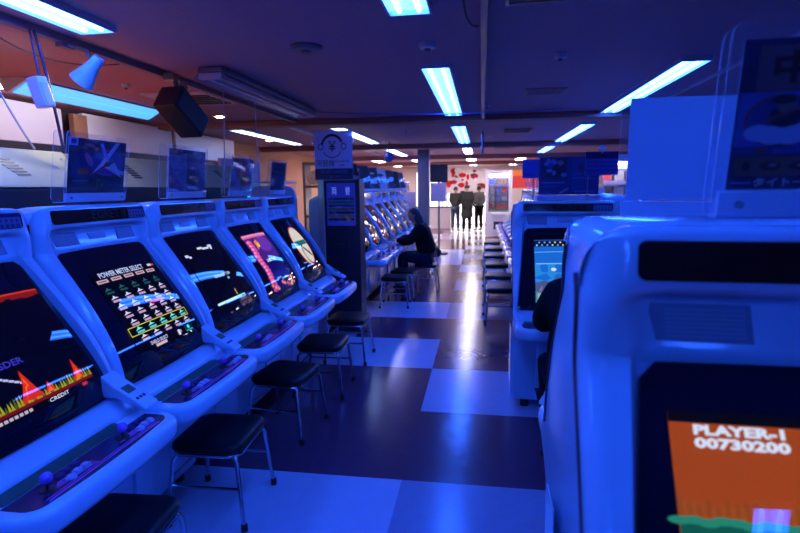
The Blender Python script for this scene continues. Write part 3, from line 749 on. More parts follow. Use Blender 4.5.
stand('acrylic stand of pale sheets angled on the pink-picture machine', 'poster stand', (cx+.02, 3.93, 1.549), PI/2, .36, .29, FWD, art_sheets(9), LS)
stand('dark poster stand on the circle-screen machine beside the money changer', 'poster stand', (cx+.02, 4.70, 1.549), PI/2, .34, .29, math.radians(7), art_dark(5), LS, .03)
RS = 'poster stands on the machines right of the aisle'
stand('large clear acrylic poster stand with kanji title on the PLAYER-1 machine', 'poster stand', (.590, .915, 1.547), -math.radians(3), .42, .265, math.radians(9), art_near, RS, .03)
stand('tall white-backed poster stand seen from behind on the back-to-back machine', 'poster stand', (.585, 1.50, 1.516), PI, .42, .305, math.radians(-2), art_blank, RS, 0)
stand('blue game flyer stand on the mountain-screen machine', 'poster stand', (.62, 4.05, 1.537*.972), 0, .42, .315, 0, art_flyer, RS, .04)
for i in range(8):
    stand('%s slanted acrylic flyer stand above the far left row of machines' % ORD[i], 'poster stand', (cx, 6.75+P*i, 1.549), PI/2-.75, .40, .42, math.radians(-16), art_white(i+2), 'flyer stands above the far left row', 0)
for i in range(11):
    stand('%s acrylic flyer stand above the far right row of machines' % ORD[i], 'poster stand', (.34+.70, 5.0+P*i, 1.537), -PI/2, .34, .27, math.radians(10), art_white(i+22), 'flyer stands above the far right row', 0)

# small cards by the mountain-screen machine
def card(label, loc, w, h, art, name='sign_card', rz=0, cat='sign', m=None):
    r = thing(name, label, cat, loc, rz)
    b = MB().b2(-w/2, w/2, 0, .006, 0, h).build('board', m or M_PAPER, r, smooth=0)
    a = Art(lambda u, v, L: Vector((-w/2+w*u, -.0003-.0001*L, h*v))); art(a); a.build('print', A_PRINT, b)
    return r
def art_card(a):
    a.rect(0, 0, 1, 1, (.36, .32, .66)); a.rect(0, .70, 1, 1, (.22, .10, .42)); a.text('GAME', .35, .84, .2, (.12, .05, .3), bold=.02)
    for k in range(3): a.line(.06, .20+.18*k, .94, .20+.18*k, .03, (.20, .18, .5))
def art_plain(a): a.rect(0, 0, 1, 1, (.36, .38, .78)); a.line(.1, .2, .5, .2, .04, (.25, .25, .6))
stc = card('pale sign card with a dark purple header fixed to the blue flyer stand', (.84, 4.03, 1.675), .225, .165, art_card)
MB().cyl((-.09, .004, -.19), (-.09, .004, 0), .004, 8).build('post', M_STEEL, stc); MB().ball((.0, 0, .188), .03, 12, (1, .5, .8)).build('suction_cup', M_ACRE, stc); MB().cyl((.0, .003, .155), (.0, .003, .185), .006, 8).build('clip', M_STEEL, stc)
stc2 = card('plain blue card left of the flyer stand on the mountain-screen machine', (.375, 4.08, 1.66), .165, .135, art_plain)
MB().cyl((0, .006, -.16), (0, .006, .0), .005, 8).build('post', M_STEEL, stc2)

# ------------------------------------------------------------------ money changer
kx0, kx1, ky = -1.775, -1.295, 5.62
kr = thing('money_changer', 'tall dark money changer with a blue backlit panel reading 両替', 'change machine', ((kx0+kx1)/2, ky, 0))
hw = (kx1-kx0)/2
MB().b2(-hw+.09, hw, 0, .26, 0, 1.69).build('body', M_DARKP, kr, smooth=0, bevel=.008)
MB().prism([(-hw, .07), (-hw+.088, -.012), (-hw+.088, .26), (-hw, .26)], flat, 0, 1.69).build('steel_door_edge', mat('satin_steel', (.80, .78, .76), .5, .1, noise=.05), kr, smooth=0, bevel=.006)
kp = MB().b2(-hw+.12, hw-.045, -.008, .002, 1.20, 1.66).build('display_panel', M_KIOSK, kr, smooth=0, bevel=.004)
a = Art(lambda u, v, L: Vector((-hw+.12+(2*hw-.165)*u, -.0085-.0002*L, 1.20+.46*v)))
a.text('両', .27, .80, .2, (.36, .44, .95), bold=.01, sx=.40/.2*.45); a.text('替', .74, .80, .2, (.36, .44, .95), bold=.01, sx=.9)
for k, c in enumerate([(.05, .10, .42), (.03, .20, .30), (.05, .05, .40), (.12, .18, .25), (.05, .06, .36), (.18, .24, .12), (.08, .05, .3)]): a.rect(.05, .60-.08*k, .95, .66-.08*k, tuple(q_*.62 for q_ in c))
a.build('print', A_SCREEN, kp)
MB().b2(-.05, .12, -.01, .002, .95, 1.0).build('coin_tray', M_BLKP, kr, smooth=0)
ks = thing('yen_sign', 'white translucent sign with a yen symbol above the money changer', 'sign', (-1.585, ky+.06, 1.692))
sw, sh_ = .42, .52
b = MB().b2(-sw/2, sw/2, 0, .006, 0, sh_).build('board', M_PAPER, ks, smooth=0)
a = Art(lambda u, v, L: Vector((-sw/2+sw*u, -.0004-.0001*L, sh_*v)))
DK = (.05, .04, .16)
a.rect(0, 0, 1, 1, (.86, .90, 1.)); a.text('¥', .47, .67, .30, DK, bold=.012, sx=1.1)
a.ring(.47, .68, .30, .26, .055, DK, 24, .12*PI, .95*PI); a.ring(.47, .68, .27, .23, .02, DK, 24, 1.15*PI, 1.85*PI)
for u in (.17, .77): a.ring(u, .68, .075, .07, .02, DK, 18)
a.text('両替機', .28, .335, .155, DK, bold=.0, sx=1.05); a.text('EXCHANGE', .72, .38, .07, DK); a.text('1000', .72, .30, .07, DK)
a.rect(0, .0, 1, .235, (.10, .09, .30)); a.text('MONEY CHANGER', .5, .17, .085, (.5, .52, .85)); a.text('500  100', .5, .06, .07, (.4, .42, .75))
a.build('print', A_PRINT, b)
MB().b2(-sw/2-.015, sw/2+.015, -.012, -.006, 0, sh_+.015).build('acrylic_cover', M_ACR, ks, smooth=0)
MB().b2(-sw/2, sw/2, -.02, .03, -.002, .004).build('foot', M_ACRE, ks, smooth=0)

# ------------------------------------------------------------------ grey machine backs behind the left row
def back_machine(y, w, label, vx=0.):
    r = thing('deluxe_game_machine', label, 'arcade machine', (-2.37, y, 0), PI/2, 'grey machines turned away behind the left row')
    # front of local frame (-y) is the machine's back, seen from the aisle
    MB().b2(-w/2, w/2, 0, .62, .0, 1.62).build('body', M_DARKP, r, smooth=0, bevel=.01)
    pn = MB().prism([(-.004, 1.622), (.15, 1.835), (.55, 1.835), (.55, 1.622)], lambda a_, b_, t: (t, a_, b_), -w/2, w/2).build('rear_panel', M_GREY, r, smooth=0, bevel=.01)
    v = MB(); x0 = vx
    for k in range(6): v.prism([(x0+.015*k, 1.775-.016*k), (x0+.10+.012*k, 1.775-.016*k), (x0+.103+.012*k, 1.767-.016*k), (x0+.004+.015*k, 1.767-.016*k)], lambda a_, b_, t: (a_, t-.004+(b_-1.622)*.72, b_), -.004, .004)
    v.build('vent', M_BLKP, pn, smooth=0)
    for q in ((-w/2+.06, 1.79), (w/2-.06, 1.79), (-w/2+.06, 1.66), (w/2-.06, 1.66)): MB().cyl((q[0], -.010+(q[1]-1.622)*.72, q[1]), (q[0], .0+(q[1]-1.622)*.72, q[1]), .007, 8).build('screw', M_STEEL, pn)
    MB().b2(-w/2+.03, w/2-.03, .56, .64, 1.64, 1.86).build('added_warm_glow', M_WARMP, r, smooth=0)  # hidden glowing block, added to tint the ceiling above orange
    return r
back_machine(2.46, 1.0, 'grey machine with slotted vent behind the flame-screen machine', -.03)
back_machine(3.60, 1.05, 'dark grey machine with slotted vent behind the pale printed sheets', -.20)
back_machine(4.72, .98, 'black-backed machine behind the two angled sheet stands')
back_machine(1.36, 1.0, 'grey machine back cut by the left picture edge')

# boards and cases further left
def board(name, label, cat, x0, x1, y0, y1, z0, z1, m, bevel=.004):
    o = MB().b2(x0, x1, y0, y1, z0, z1).build(name, m, None, smooth=0, bevel=bevel); tag(o, label, cat); return o
for i, (y0, y1, l) in enumerate(((3.2, 5.20, 'white backboard panel below the cyan lamp at the far left'), (5.50, 7.25, 'white backboard panel above the winged-ship poster'), (7.34, 9.2, 'white backboard panel right of the hanging black speaker'))):
    r = thing('backboard_panel', l, 'board', (-4.40, (y0+y1)/2, 0), PI/2, 'white backboards along the left wall')
    w = y1-y0
    MB().b2(-w/2, w/2, 0, .05, 2.08, 2.46).build('white_face', M_WHITE, r, smooth=0, bevel=.004); MB().b2(-w/2, w/2, -.02, .05, 1.95, 2.075).build('dark_rail', M_DARKP, r, smooth=0)
    for q in (-w/2+.05, w/2-.05): MB().b2(q-.03, q+.03, .0, .05, 0, 1.95).build('post', M_DARKP, r, smooth=0)
wb = board('wooden_board', 'narrow wood-edged board between the white backboards', 'board', -4.37, -4.31, 5.26, 5.46, 0., 2.42, M_WOOD)
pb = board('partition_board', 'pale lilac partition board behind the angled sheet stands', 'board', -2.75, -2.71, 5.35, 6.35, 0., 1.93, M_PALE)
bp = MB().prism(round_rect(-2.26, -1.80, 0.0, 1.63, .09), lambda a_, b_, t: (a_, t, b_), 5.02, 5.05).build('end_partition', M_CAB, None, smooth=30)
tag(bp, 'rounded blue-lit end partition beside the circle-screen machine', 'partition')
dc = thing('display_case', 'low display case glowing cyan behind the sheet stands', 'display case', (-2.35, 5.65, 0))
MB().b2(-.28, .28, -.2, .2, 0, 1.50).build('cabinet', M_DARKP, dc, smooth=0, bevel=.01); MB().b2(-.27, .27, -.19, .19, 1.50, 1.66).build('glass_box', M_ACR, dc, smooth=0); MB().b2(-.2, .2, -.12, .12, 1.51, 1.60).build('cyan_light', M_CYAN, dc, smooth=0, bevel=.02); MB().b2(-.28, .28, -.2, .2, 1.662, 1.68).build('lid', M_FIX, dc, smooth=0)
ws = thing('wooden_shelf_unit', 'brown wooden shelf unit with a round dial on the far left', 'shelf', (-3.30, 10.9, 0))
w_ = MB()
for x in (-.42, .38): w_.b2(x, x+.05, 0, .4, 0, 2.15)
w_.build('side_posts', M_WOOD, ws, smooth=0)
for z in (.4, 1.0, 1.62, 2.1): MB().b2(-.37, .38, 0, .4, z, z+.05).build('shelf', M_WOOD, ws, smooth=0)
MB().lathe([(.15, 0), (.15, .04), (.10, .05), (.09, .03), (.04, .05)], (-.17, 0, 1.83), 20, Matrix.Rotation(PI/2, 3, 'X')).build('round_dial', M_ORWALL, ws)
MB().b2(.05, .28, -.02, .02, 1.70, 2.08).build('white_paper', M_WHITE, ws, smooth=0)

# ------------------------------------------------------------------ room shell
XL, XR, Y0, Y1, H = -4.75, 5.2, -4.2, 23.6, 2.5
M_TL = mat('pale_floor_tile', (.46, .46, .60), .19, spec=.42, noise=.08, nscale=14, bump=.16, bscale=9)
M_TD = mat('dark_floor_tile', (.13, .035, .07), .19, spec=.42, noise=.12, nscale=14, bump=.16, bscale=9)
M_TM = mat('mid_floor_tile', (.31, .27, .38), .19, spec=.42, noise=.1, nscale=14, bump=.16, bscale=9)
fl = MB(); T = .925; x00, y00 = -.42, 1.79
known = {(-1, 0): 0, (0, 0): 2, (-1, 1): 1, (0, 1): 1, (-1, 2): 1, (0, 2): 0, (-1, 3): 0, (0, 3): 1, (-1, 4): 1, (0, 4): 1, (-1, 5): 0, (0, 5): 2, (-1, -1): 0, (0, -1): 0, (-2, 0): 0, (-2, 1): 1, (-2, 2): 1, (-2, 3): 0, (-1, 6): 1, (0, 6): 1, (-2, 5): 0, (1, 2): 0}
for i in range(-6, 8):
    for j in range(-8, 26):
        xa, xb = max(XL-.1, x00+i*T), min(XR+.1, x00+(i+1)*T); ya, yb = max(Y0-.1, y00+j*T), min(Y1+.1, y00+(j+1)*T)
        if xb <= xa or yb <= ya: continue
        fl.m = known.get((i, j), [1, 0, 1, 2][(i*3+j*5+(i*j) % 3) % 4]); fl.quad((xa, ya, 0), (xb, ya, 0), (xb, yb, 0), (xa, yb, 0))
fo = fl.build('floor', [M_TL, M_TD, M_TM], None, smooth=0); struct(fo)
struct(MB().b2(XL-.1, XR+.1, Y0-.1, Y1+.1, H, H+.08).build('ceiling', M_CEIL, None, smooth=0))
wl = MB(); wl.m = 0; wl.b2(XL-.1, XL, Y0-.1, 8.6, 0, H); wl.m = 1; wl.b2(XL-.1, XL, 8.6, Y1+.1, 0, H)
struct(wl.build('wall_left', [M_DKWALL, M_ORWALL], None, smooth=0))
struct(MB().b2(XR, XR+.1, Y0-.1, Y1+.1, 0, H).build('wall_right', M_DKWALL, None, smooth=0))
struct(MB().b2(XL, XR, Y0-.1, Y0, 0, H).build('wall_front', M_DKWALL, None, smooth=0))
bw = MB(); bw.b2(XL, -2.9, Y1, Y1+.1, 0, H); bw.b2(.6, XR, Y1, Y1+.1, 0, H); bw.b2(-2.9, .6, Y1, Y1+.1, 2.25, H)
struct(bw.build('wall_back', mat('cream_wall', (.75, .66, .62), .6, noise=.04, nscale=3), None, smooth=0))
win = MB().b2(-2.9, .6, Y1+.02, Y1+.06, 0.02, 2.25).build('added_window_1', M_FARGLOW, None, smooth=0); struct(win)  # invented glowing storefront, added to brighten the far end
wf = MB()
for x in (-2.9, -1.75, -.6, .54): wf.b2(x, x+.06, Y1-.02, Y1+.02, 0, 2.25)
wf.build('added_window_frame', M_FIX, win, smooth=0)
for n, (y, dz, th) in enumerate(((6.92, .075, .22), (11.2, .10, .25), (15.2, .12, .25), (19.2, .12, .25))):
    struct(MB().b2(XL, XR, y, y+th, H-dz, H-.001).build('trim_%d' % (n+1), M_BEAM, None, smooth=0, bevel=.004))
struct(MB().b2(XL, XL+.02, Y0, Y1, 0, .08).build('baseboard_left', M_DKWALL, None, smooth=0))

# ------------------------------------------------------------------ ceiling lamps
def lamp(label, x, y0, y1, pm, tm, w=.22, group='ceiling lamps', lit=True, z=H, name='ceiling_light', n=2):
    r = thing(name, label, 'ceiling light', (x, (y0+y1)/2, z), 0, group); L = (y1-y0)/2
    f = MB(); t = .012; d = .035
    f.b2(-w/2-t, -w/2, -L-t, L+t, -d, -.001); f.b2(w/2, w/2+t, -L-t, L+t, -d, -.001); f.b2(-w/2, w/2, -L-t, -L, -d, -.001); f.b2(-w/2, w/2, L, L+t, -d, -.001)
    f.build('frame', M_FIX, r, smooth=0)
    MB().b2(-w/2, w/2, -L, L, -.012, -.002).build('reflector', pm, r, smooth=0)
    for k in range(n):
        xx = 0 if n == 1 else (-w/4 if k == 0 else w/4)
        MB().cyl((xx, -L+.03, -.026), (xx, L-.03, -.026), .013, 10).build('tube', tm, r)
    return r
CG = 'blue ceiling lamps over the centre aisle'; RG = 'blue ceiling lamps at the right'; LG = 'lamps along the left'
lamp('blue-white ceiling lamp cut off at the top picture edge, centre', -.37, .45, 2.83, M_PANEL, M_TUBE, .20, CG)
lamp('long bright ceiling lamp over the aisle before the first beam', -.35, 4.08, 6.72, M_PANEL, M_TUBE, .20, CG)
lamp('ceiling lamp over the aisle between the first and second beams', -.35, 7.95, 10.95, M_PANEL, M_TUBE, .20, CG)
lamp('far ceiling lamp over the aisle beyond the second beam', -.35, 11.8, 14.5, M_WPANEL, M_TUBE, .20, CG)
lamp('long bright ceiling lamp at the right before the first beam', 1.49, 4.22, 6.88, M_PANEL, M_TUBE, .19, RG)
lamp('ceiling lamp at the right between the first and second beams', 1.49, 8.15, 11.05, M_PANEL, M_TUBE, .19, RG)
lamp('far ceiling lamp at the right beyond the second beam', 1.49, 11.8, 14.5, M_PANEL, M_TUBE, .19, RG)
lamp('ceiling lamp above the PLAYER-1 machine, outside the view', 1.49, .4, 2.8, M_PANEL, M_TUBE, .19, RG)
lamp('ceiling lamp at the top left picture corner', -2.12, .45, 2.83, M_PANEL, M_TUBE, .20, LG)
lamp('ceiling lamp beyond the yen sign on the left', -2.10, 7.75, 10.55, M_CPANEL, M_CTUBE, .20, LG)
lamp('far left ceiling lamp beyond the second beam', -2.12, 11.7, 14.8, M_WPANEL, M_TUBE, .20, LG)
lamp('ceiling lamp seen over the lilac board, far left', -3.62, 7.65, 10.4, M_CPANEL, M_CTUBE, .20, LG)
for x_, l_ in ((-.37, 'over the aisle'), (.92, 'added as fill right of the aisle')): lamp('blue ceiling lamp behind the camera '+l_, x_, -3.3, -.9, M_PANEL, M_TUBE, .20, CG)  # right-hand one is unseen fill, added to brighten the PLAYER-1 machine
for i, x in enumerate((-3.4, -2.1, -.35, 1.2, 2.6)):
    for j, y in enumerate((15.9, 19.8)):
        lamp('white ceiling lamp near the entrance, %s row, %s from the left' % (('nearer', 'farther')[j], ORD[i].replace('nearest', 'first')), x, y, y+2.4, M_WPANEL, M_WPANEL, .30, 'white lamps near the entrance', n=2)
# lamp with slanted reflector at the far left
r = thing('trough_light', 'long cyan lamp with two slanted bands hanging above the white backboards', 'ceiling light', (-3.70, 4.78, 2.5), 0, LG)
L = .90
MB().prism([(-.10, -0.0011), (.10, -0.0011), (.14, -0.0193), (-.04, -0.1100), (-.07, -0.1100), (-.10, -0.0550)], lambda a_, b_, t: (a_, t, b_), -L, L).build('housing', M_FIX, r, smooth=0, bevel=.004)
MB().prism([(.145, -0.0220), (.150, -0.0264), (.075, -0.0688), (.065, -0.0649)], lambda a_, b_, t: (a_, t, b_), -L+.03, L-.01).build('upper_diffuser', M_COVER, r, smooth=0)
MB().prism([(.065, -0.0682), (.072, -0.0726), (-.015, -0.1144), (-.028, -0.1122)], lambda a_, b_, t: (a_, t, b_), -L+.03, L-.01).build('lower_diffuser', M_COVER, r, smooth=0)
MB().cyl((-.13, -L+.03, -.06), (-.13, L-.03, -.06), .018, 12).build('added_wall_wash', M_WTUBE, r)  # hidden tube added behind the housing to wash the backboards white
# switched-off fixture
r = thing('unlit_ceiling_light', 'switched-off grey lamp fixture hanging right of the black speaker', 'ceiling light', (-1.99, 4.95, 2.5)); L = 1.12
MB().b2(-.10, .10, -L, L, -.045, -.002).build('housing', M_GREYM, r, smooth=0, bevel=.01)
MB().prism([(-.10, -.045), (-.13, -.085), (-.125, -.088), (-.09, -.05), (.09, -.05), (.125, -.088), (.13, -.085), (.10, -.045)], lambda a_, b_, t: (a_, t, b_), -L, L).build('reflector', mat('dull_reflector', (.34, .33, .42), .3, .6, noise=.05), r, smooth=0)
for x in (-.05, .05): MB().cyl((x, -L+.04, -.07), (x, L-.04, -.07), .013, 10).build('tube', M_FIX, r)
for s in (-1, 1): MB().b2(-.09, .09, s*(L-.02)-.02, s*(L-.02)+.02, -.09, -.045).build('socket', M_FIX, r, smooth=0)
# warm downlights, far left
for i, (x, y) in enumerate(((-3.2, 6.35), (-3.9, 9.6), (-3.0, 12.4), (-4.0, 13.2), (-3.1, 15.4))):
    r = thing('downlight', '%s small round warm downlight on the left ceiling' % ORD[i], 'ceiling light', (x, y, H), 0, 'warm downlights on the left')
    MB().lathe([(.055, -.001), (.055, -.012), (.075, -.016), (.08, -.008), (.08, -.001)], (0, 0, 0), 20).build('ring', M_FIX, r); MB().cyl((0, 0, -.017), (0, 0, -.012), .052, 16).build('bulb', M_WARM, r)
# ceiling rails
def rail(name, label, x, y0, y1, w, h, m, top=H):
    o = MB().b2(x-w/2, x+w/2, y0, y1, top-h, top-.001).build(name, m, None, smooth=0); tag(o, label, 'ceiling rail'); return o
rail('lighting_track', 'long dark lighting track along the ceiling above the left machines', -2.43, .6, 6.9, .05, .045, M_GREYM)
rail('cable_duct', 'narrow metal cable duct hanging over the aisle', .0, 1.2, 6.9, .035, .06, M_GREYM)
rail('ceiling_trim_rail', 'thin pale rail on the ceiling far right of the aisle', 1.88, 2.5, 6.9, .03, .02, M_FIX)
rail('far_lighting_track', 'pale lighting track along the left ceiling beyond the first beam', -2.75, 7.2, 14.5, .05, .03, M_FIX)
pl = MB().cyl((.0, 9.0, 2.12), (.0, 9.0, 2.5), .02, 10).build('drop_pole', M_GREYM); tag(pl, 'short metal pole dropping from the ceiling over the aisle', 'pole')
# vents, detectors
def vent(label, x, y, w, d, n):
    r = thing('air_vent', label, 'vent', (x, y, H), 0, 'ceiling air vents')
    MB().b2(-w/2, w/2, -d/2, d/2, -.012, -.001).build('backing', M_BLKP, r, smooth=0)
    f = MB(); t = .02
    f.b2(-w/2-t, w/2+t, -d/2-t, -d/2, -.016, -.001); f.b2(-w/2-t, w/2+t, d/2, d/2+t, -.016, -.001); f.b2(-w/2-t, -w/2, -d/2, d/2, -.016, -.001); f.b2(w/2, w/2+t, -d/2, d/2, -.016, -.001); f.build('frame', M_GREYM, r, smooth=0)
    s = MB()
    for k in range(n): y_ = -d/2+d*(k+.5)/n; s.b2(-w/2, w/2, y_-.006, y_+.006, -.018, -.012)
    s.build('slats', M_GREYM, r, smooth=0)
vent('dark slotted air vent in the ceiling right of the aisle', .58, 5.40, .34, .26, 5)
vent('slotted air vent at the top picture edge', .40, 2.72, .56, .22, 6)
vent('air vent just past the first ceiling beam', .55, 9.0, .40, .5, 5)
vent('small air vent just past the second ceiling beam', .50, 12.6, .45, .5, 5)
r = thing('ceiling_cassette', 'pale ceiling vent behind the hanging black speaker', 'vent', (-2.80, 5.05, H)); MB().b2(-.35, .35, -.35, .35, -.025, -.001).build('frame', M_FIX, r, smooth=0, bevel=.008); s = MB()
for k in range(5): s.b2(-.26, .26, -.24+.11*k, -.18+.11*k, -.034, -.024)
s.build('slats', M_BLKP, r, smooth=0)
def disc(name, label, cat, x, y, rr, m):
    r = thing(name, label, cat, (x, y, H)); MB().lathe([(rr, -.001), (rr, -.018), (rr*.9, -.03), (rr*.6, -.033)], (0, 0, 0), 28).build('cover', m, r)
    MB().lathe([(rr*.35, -.03), (rr*.35, -.045), (rr*.2, -.052)], (0, 0, 0), 20).build('sensor', M_GREYM, r); return r
disc('smoke_detector', 'large round ceiling disc above the left aisle edge', 'detector', -1.12, 3.44, .105, M_GREYM)
disc('smoke_detector', 'small round detector near the centre aisle lamp', 'detector', -.35, 3.52, .055, M_FIX)
disc('smoke_detector', 'tiny round detector left of the right-hand lamp', 'detector', .52, 3.95, .045, M_FIX)
for i, (x, y) in enumerate(((-3.0, 4.3), (-1.2, 8.6), (.05, 6.1), (.1, 9.9))): disc('sprinkler_head', ('small sprinkler on the ceiling behind the spotlight', 'sprinkler on the ceiling right of the yen sign', 'sprinkler right of the cable duct before the first beam', 'sprinkler right of the aisle between beams')[i], 'sprinkler', x, y, .035, M_FIX)

# speaker hung from the track
r = thing('hanging_speaker', 'black box speaker hanging tilted from the lighting track', 'speaker', (-2.27, 3.90, 2.185))
RT = Euler((math.radians(-36), 0, math.radians(-8))).to_matrix()
MB().box((0, 0, 0), (.20, .36, .19), RT).build('box', M_BLKP, r, smooth=0, bevel=.012)
MB().box(RT @ Vector((.103, 0, 0)), (.008, .33, .16), RT).build('grille', M_RUB, r, smooth=0, bevel=.003)
MB().cyl((0, .0, .08), (-.05, .02, .24), .02, 12).build('arm', M_GREYM, r); MB().box((-.08, .02, .265), (.09, .09, .06)).build('clamp', M_STEEL, r, smooth=0, bevel=.008); MB().cyl((-.05, .02, .16), (.03, .02, .20), .03, 12).build('joint', M_STEEL, r)
# spotlight
r = thing('track_spotlight', 'blue-lit cone spotlight on the lighting track at upper left', 'spotlight', (-2.24, 2.93, 2.34))
ax = Vector((-.62, -.02, -.62)).normalized(); q = Vector((0, 0, 1)).rotation_difference(ax).to_matrix()
MB().lathe([(.028, -.06), (.034, -.04), (.036, .0), (.07, .12), (.068, .125), (.05, .11)], (0, 0, -.02), 24, q).build('shade', M_CAB, r)
MB().lathe([(.045, .112), (.045, .118), (.03, .120)], (0, 0, -.02), 16, q).build('bulb', mat('white_bulb', (.8, .8, .8), .4, emit=(1., .95, .88), es=160.), r)
MB().tube([(0, 0, -.01), (-.05, .02, .07), (-.16, .02, .11)], .012, 10).build('arm', M_STEEL, r); MB().box((-.185, .02, .107), (.05, .10, .036)).build('track_adapter', M_GREYM, r, smooth=0, bevel=.004)
MB().cyl((.0, .03, -.02), (.0, .09, .03), .008, 8).build('knob', M_BLKP, r)
r = thing('white_box_lamp', 'small white box lamp hanging beside the cone spotlight', 'lamp', (-2.36, 2.66, 2.13))
MB().box((0, 0, 0), (.07, .075, .16), Euler((math.radians(8), math.radians(-10), 0)).to_matrix()).build('case', M_WHITE, r, smooth=0, bevel=.008); MB().box((.037, 0, -.01), (.008, .055, .12), Euler((math.radians(8), math.radians(-10), 0)).to_matrix()).build('face', M_FIX, r, smooth=0, bevel=.003)
MB().cyl((0, 0, .08), (-.03, .0, .33), .006, 8).build('hanger', M_CABLE, r)
def cable(label, pts, rr, m, name='cable', n=16):
    P_ = [Vector(p) for p in pts]; out = []
    if len(P_) == 3:
        for k in range(n+1):
            t = k/n; out.append(P_[0]*(1-t)**2+P_[1]*2*t*(1-t)+P_[2]*t*t)
    else: out = P_
    o = MB().tube(out, rr, 8).build(name, m); tag(o, label, 'cable'); return o
cable('pale cable running from the ceiling down to the grey machine back', [(-2.55, 2.45, 2.5), (-2.58, 2.55, 2.2), (-2.62, 2.86, 1.85)], .006, M_CABLEP)
cable('dark cable looping down beside the white box lamp', [(-2.40, 2.70, 2.46), (-2.36, 2.72, 2.25), (-2.42, 2.85, 1.83)], .008, M_CABLE)
cable('thin dark cable drooping from the top left lamp', [(-2.50, 2.4, 2.49), (-2.56, 2.8, 2.25), (-2.50, 3.6, 2.49)], .004, M_CABLE)
cable('left one of two thin wires hanging near the switched-off lamp', [(-2.12, 4.3, 2.45), (-2.13, 4.3, 2.1), (-2.14, 4.25, 1.56)], .005, M_CABLEP)
cable('right one of two thin wires hanging near the switched-off lamp', [(-2.05, 4.75, 2.45), (-2.05, 4.75, 2.2), (-2.05, 4.78, 1.56)], .005, M_CABLEP)
cable('thin blue cable sagging across the ceiling under the centre lamp', [(-2.0, 6.0, 2.47), (-.5, 6.1, 2.36), (.9, 6.5, 2.48)], .007, M_BLUEC)
cable('dark cable dangling at the top picture edge beside the duct', [(-.09, 2.4, 2.49), (-.11, 2.75, 2.36), (-.03, 3.0, 2.44)], .006, M_CABLE)
r = thing('ceiling_globe', 'dark blue globe hanging from the ceiling above the far left row', 'globe', (-1.81, 10.5, 2.2)); MB().ball((0, 0, 0), .10, 20).build('globe', mat('blue_globe', (.03, .06, .35), .1, noise=.1, coat=.5), r); MB().cyl((0, 0, .09), (0, 0, .30), .01, 8).build('stem', M_GREYM, r)

# ------------------------------------------------------------------ far end of the hall
struct(MB().b2(-1.55, -1.27, 13.0, 13.28, 0, H-.001).build('pillar', mat('pillar_paint', (.14, .15, .19), .3, noise=.1, nscale=5), None, smooth=0, bevel=.01))
r = thing('banner_stand', 'pole stand with a dark screen over a pale lilac banner in the far aisle', 'banner', (-1.02, 12.9, 0))
MB().cyl((0, .02, 0), (0, .02, 2.15), .025, 12).build('pole', M_STEEL, r); MB().cyl((0, .02, 0), (0, .02, .03), .22, 20).build('base', M_BLKP, r); MB().b2(-.21, .21, -.03, .01, 1.72, 2.14).build('dark_screen', M_DARKP, r, smooth=0, bevel=.006); MB().b2(-.20, .17, -.02, .0, 1.26, 1.71).build('banner', M_PALE, r, smooth=0)
r = thing('shoulder_bag', 'black bag slumped on the floor by the banner pole', 'bag', (-1.12, 12.4, 0)); MB().lathe([(.16, .0), (.20, .06), (.19, .14), (.12, .22), (.05, .25)], (0, 0, 0), 18).build('pouch', M_JBLK, r); MB().tube([(-.1, 0, .2), (-.05, 0, .32), (.05, 0, .32), (.1, 0, .2)], .012, 8).build('strap', M_JBLK, r)
bd = MB().b2(-2.30, -1.60, 12.95, 13.0, 0, 1.50).build('row_end_board', M_PALE, None, smooth=0, bevel=.01); tag(bd, 'pale blue board closing the far left row beyond its last machine', 'board')
def prize(loc, rz, label, seed):
    r = thing('prize_machine', label, 'prize machine', loc, rz, 'prize machines')
    w, d, h = .84, .8, 2.12
    MB().b2(-w/2, w/2, 0, d, 0.04, .80).build('base', M_WHITE, r, smooth=0, bevel=.015)
    f = MB()
    for x in (-w/2, w/2-.10): f.b2(x, x+.10, 0, d, .80, h)
    f.b2(-w/2+.10, w/2-.10, 0, d, h-.12, h); f.b2(-w/2+.10, w/2-.10, d-.03, d, .80, h-.12); f.build('frame', M_WHITE, r, smooth=0, bevel=.006)
    MB().b2(-w/2+.10, w/2-.10, .02, .03, .82, h-.12).build('glass', M_ACR, r, smooth=0)
    MB().b2(-w/2+.12, w/2-.12, .1, .7, h-.15, h-.125).build('lamp', M_WPANEL, r, smooth=0)
    MB().b2(-w/2+.10, w/2-.10, .04, .76, .80, .86).build('play_floor', mat('green_felt', (.10, .30, .15), .8, noise=.2), r, smooth=0)
    q = random.Random(seed)
    for k in range(4):
        z = .88+.27*k; MB().b2(-w/2+.10, w/2-.10, .25, .76, z+.2, z+.215).build('shelf', M_ACRE, r, smooth=0)
        for x in (-.20, .02, .20):
            MB().b2(x-.08, x+.08, .3, .5, z, z+.16).build('prize_box', mat(*q.choice([('red_box', (.5, .05, .05)), ('blue_box', (.08, .12, .45)), ('grey_box', (.35, .35, .36)), ('brown_box', (.22, .12, .08))]), noise=.3, nscale=8), r, smooth=0)
    MB().b2(-.2, .2, -.06, 0, .68, .76).build('button_shelf', M_FIX, r, smooth=0, bevel=.01); MB().b2(-.15, .15, -.006, .0, .25, .5).build('prize_flap', M_BLKP, r, smooth=0)
prize((.53, 17.4, 0), 0, 'tall white prize machine with stacked boxes at the far end of the aisle', 2)
prize((2.35, 9.6, 0), 0, 'white lit prize machine partly seen right of the flyer stand', 6)
def art_red(a):
    a.rect(0, 0, 1, 1, (.9, .85, .85)); q = random.Random(5)
    for k in range(34): a.ell(q.random(), q.random(), .03+.07*q.random(), .04+.09*q.random(), q.choice([(.8, .08, .08), (.85, .15, .12), (.95, .9, .9), (.45, .2, .15), (.7, .1, .2)]))
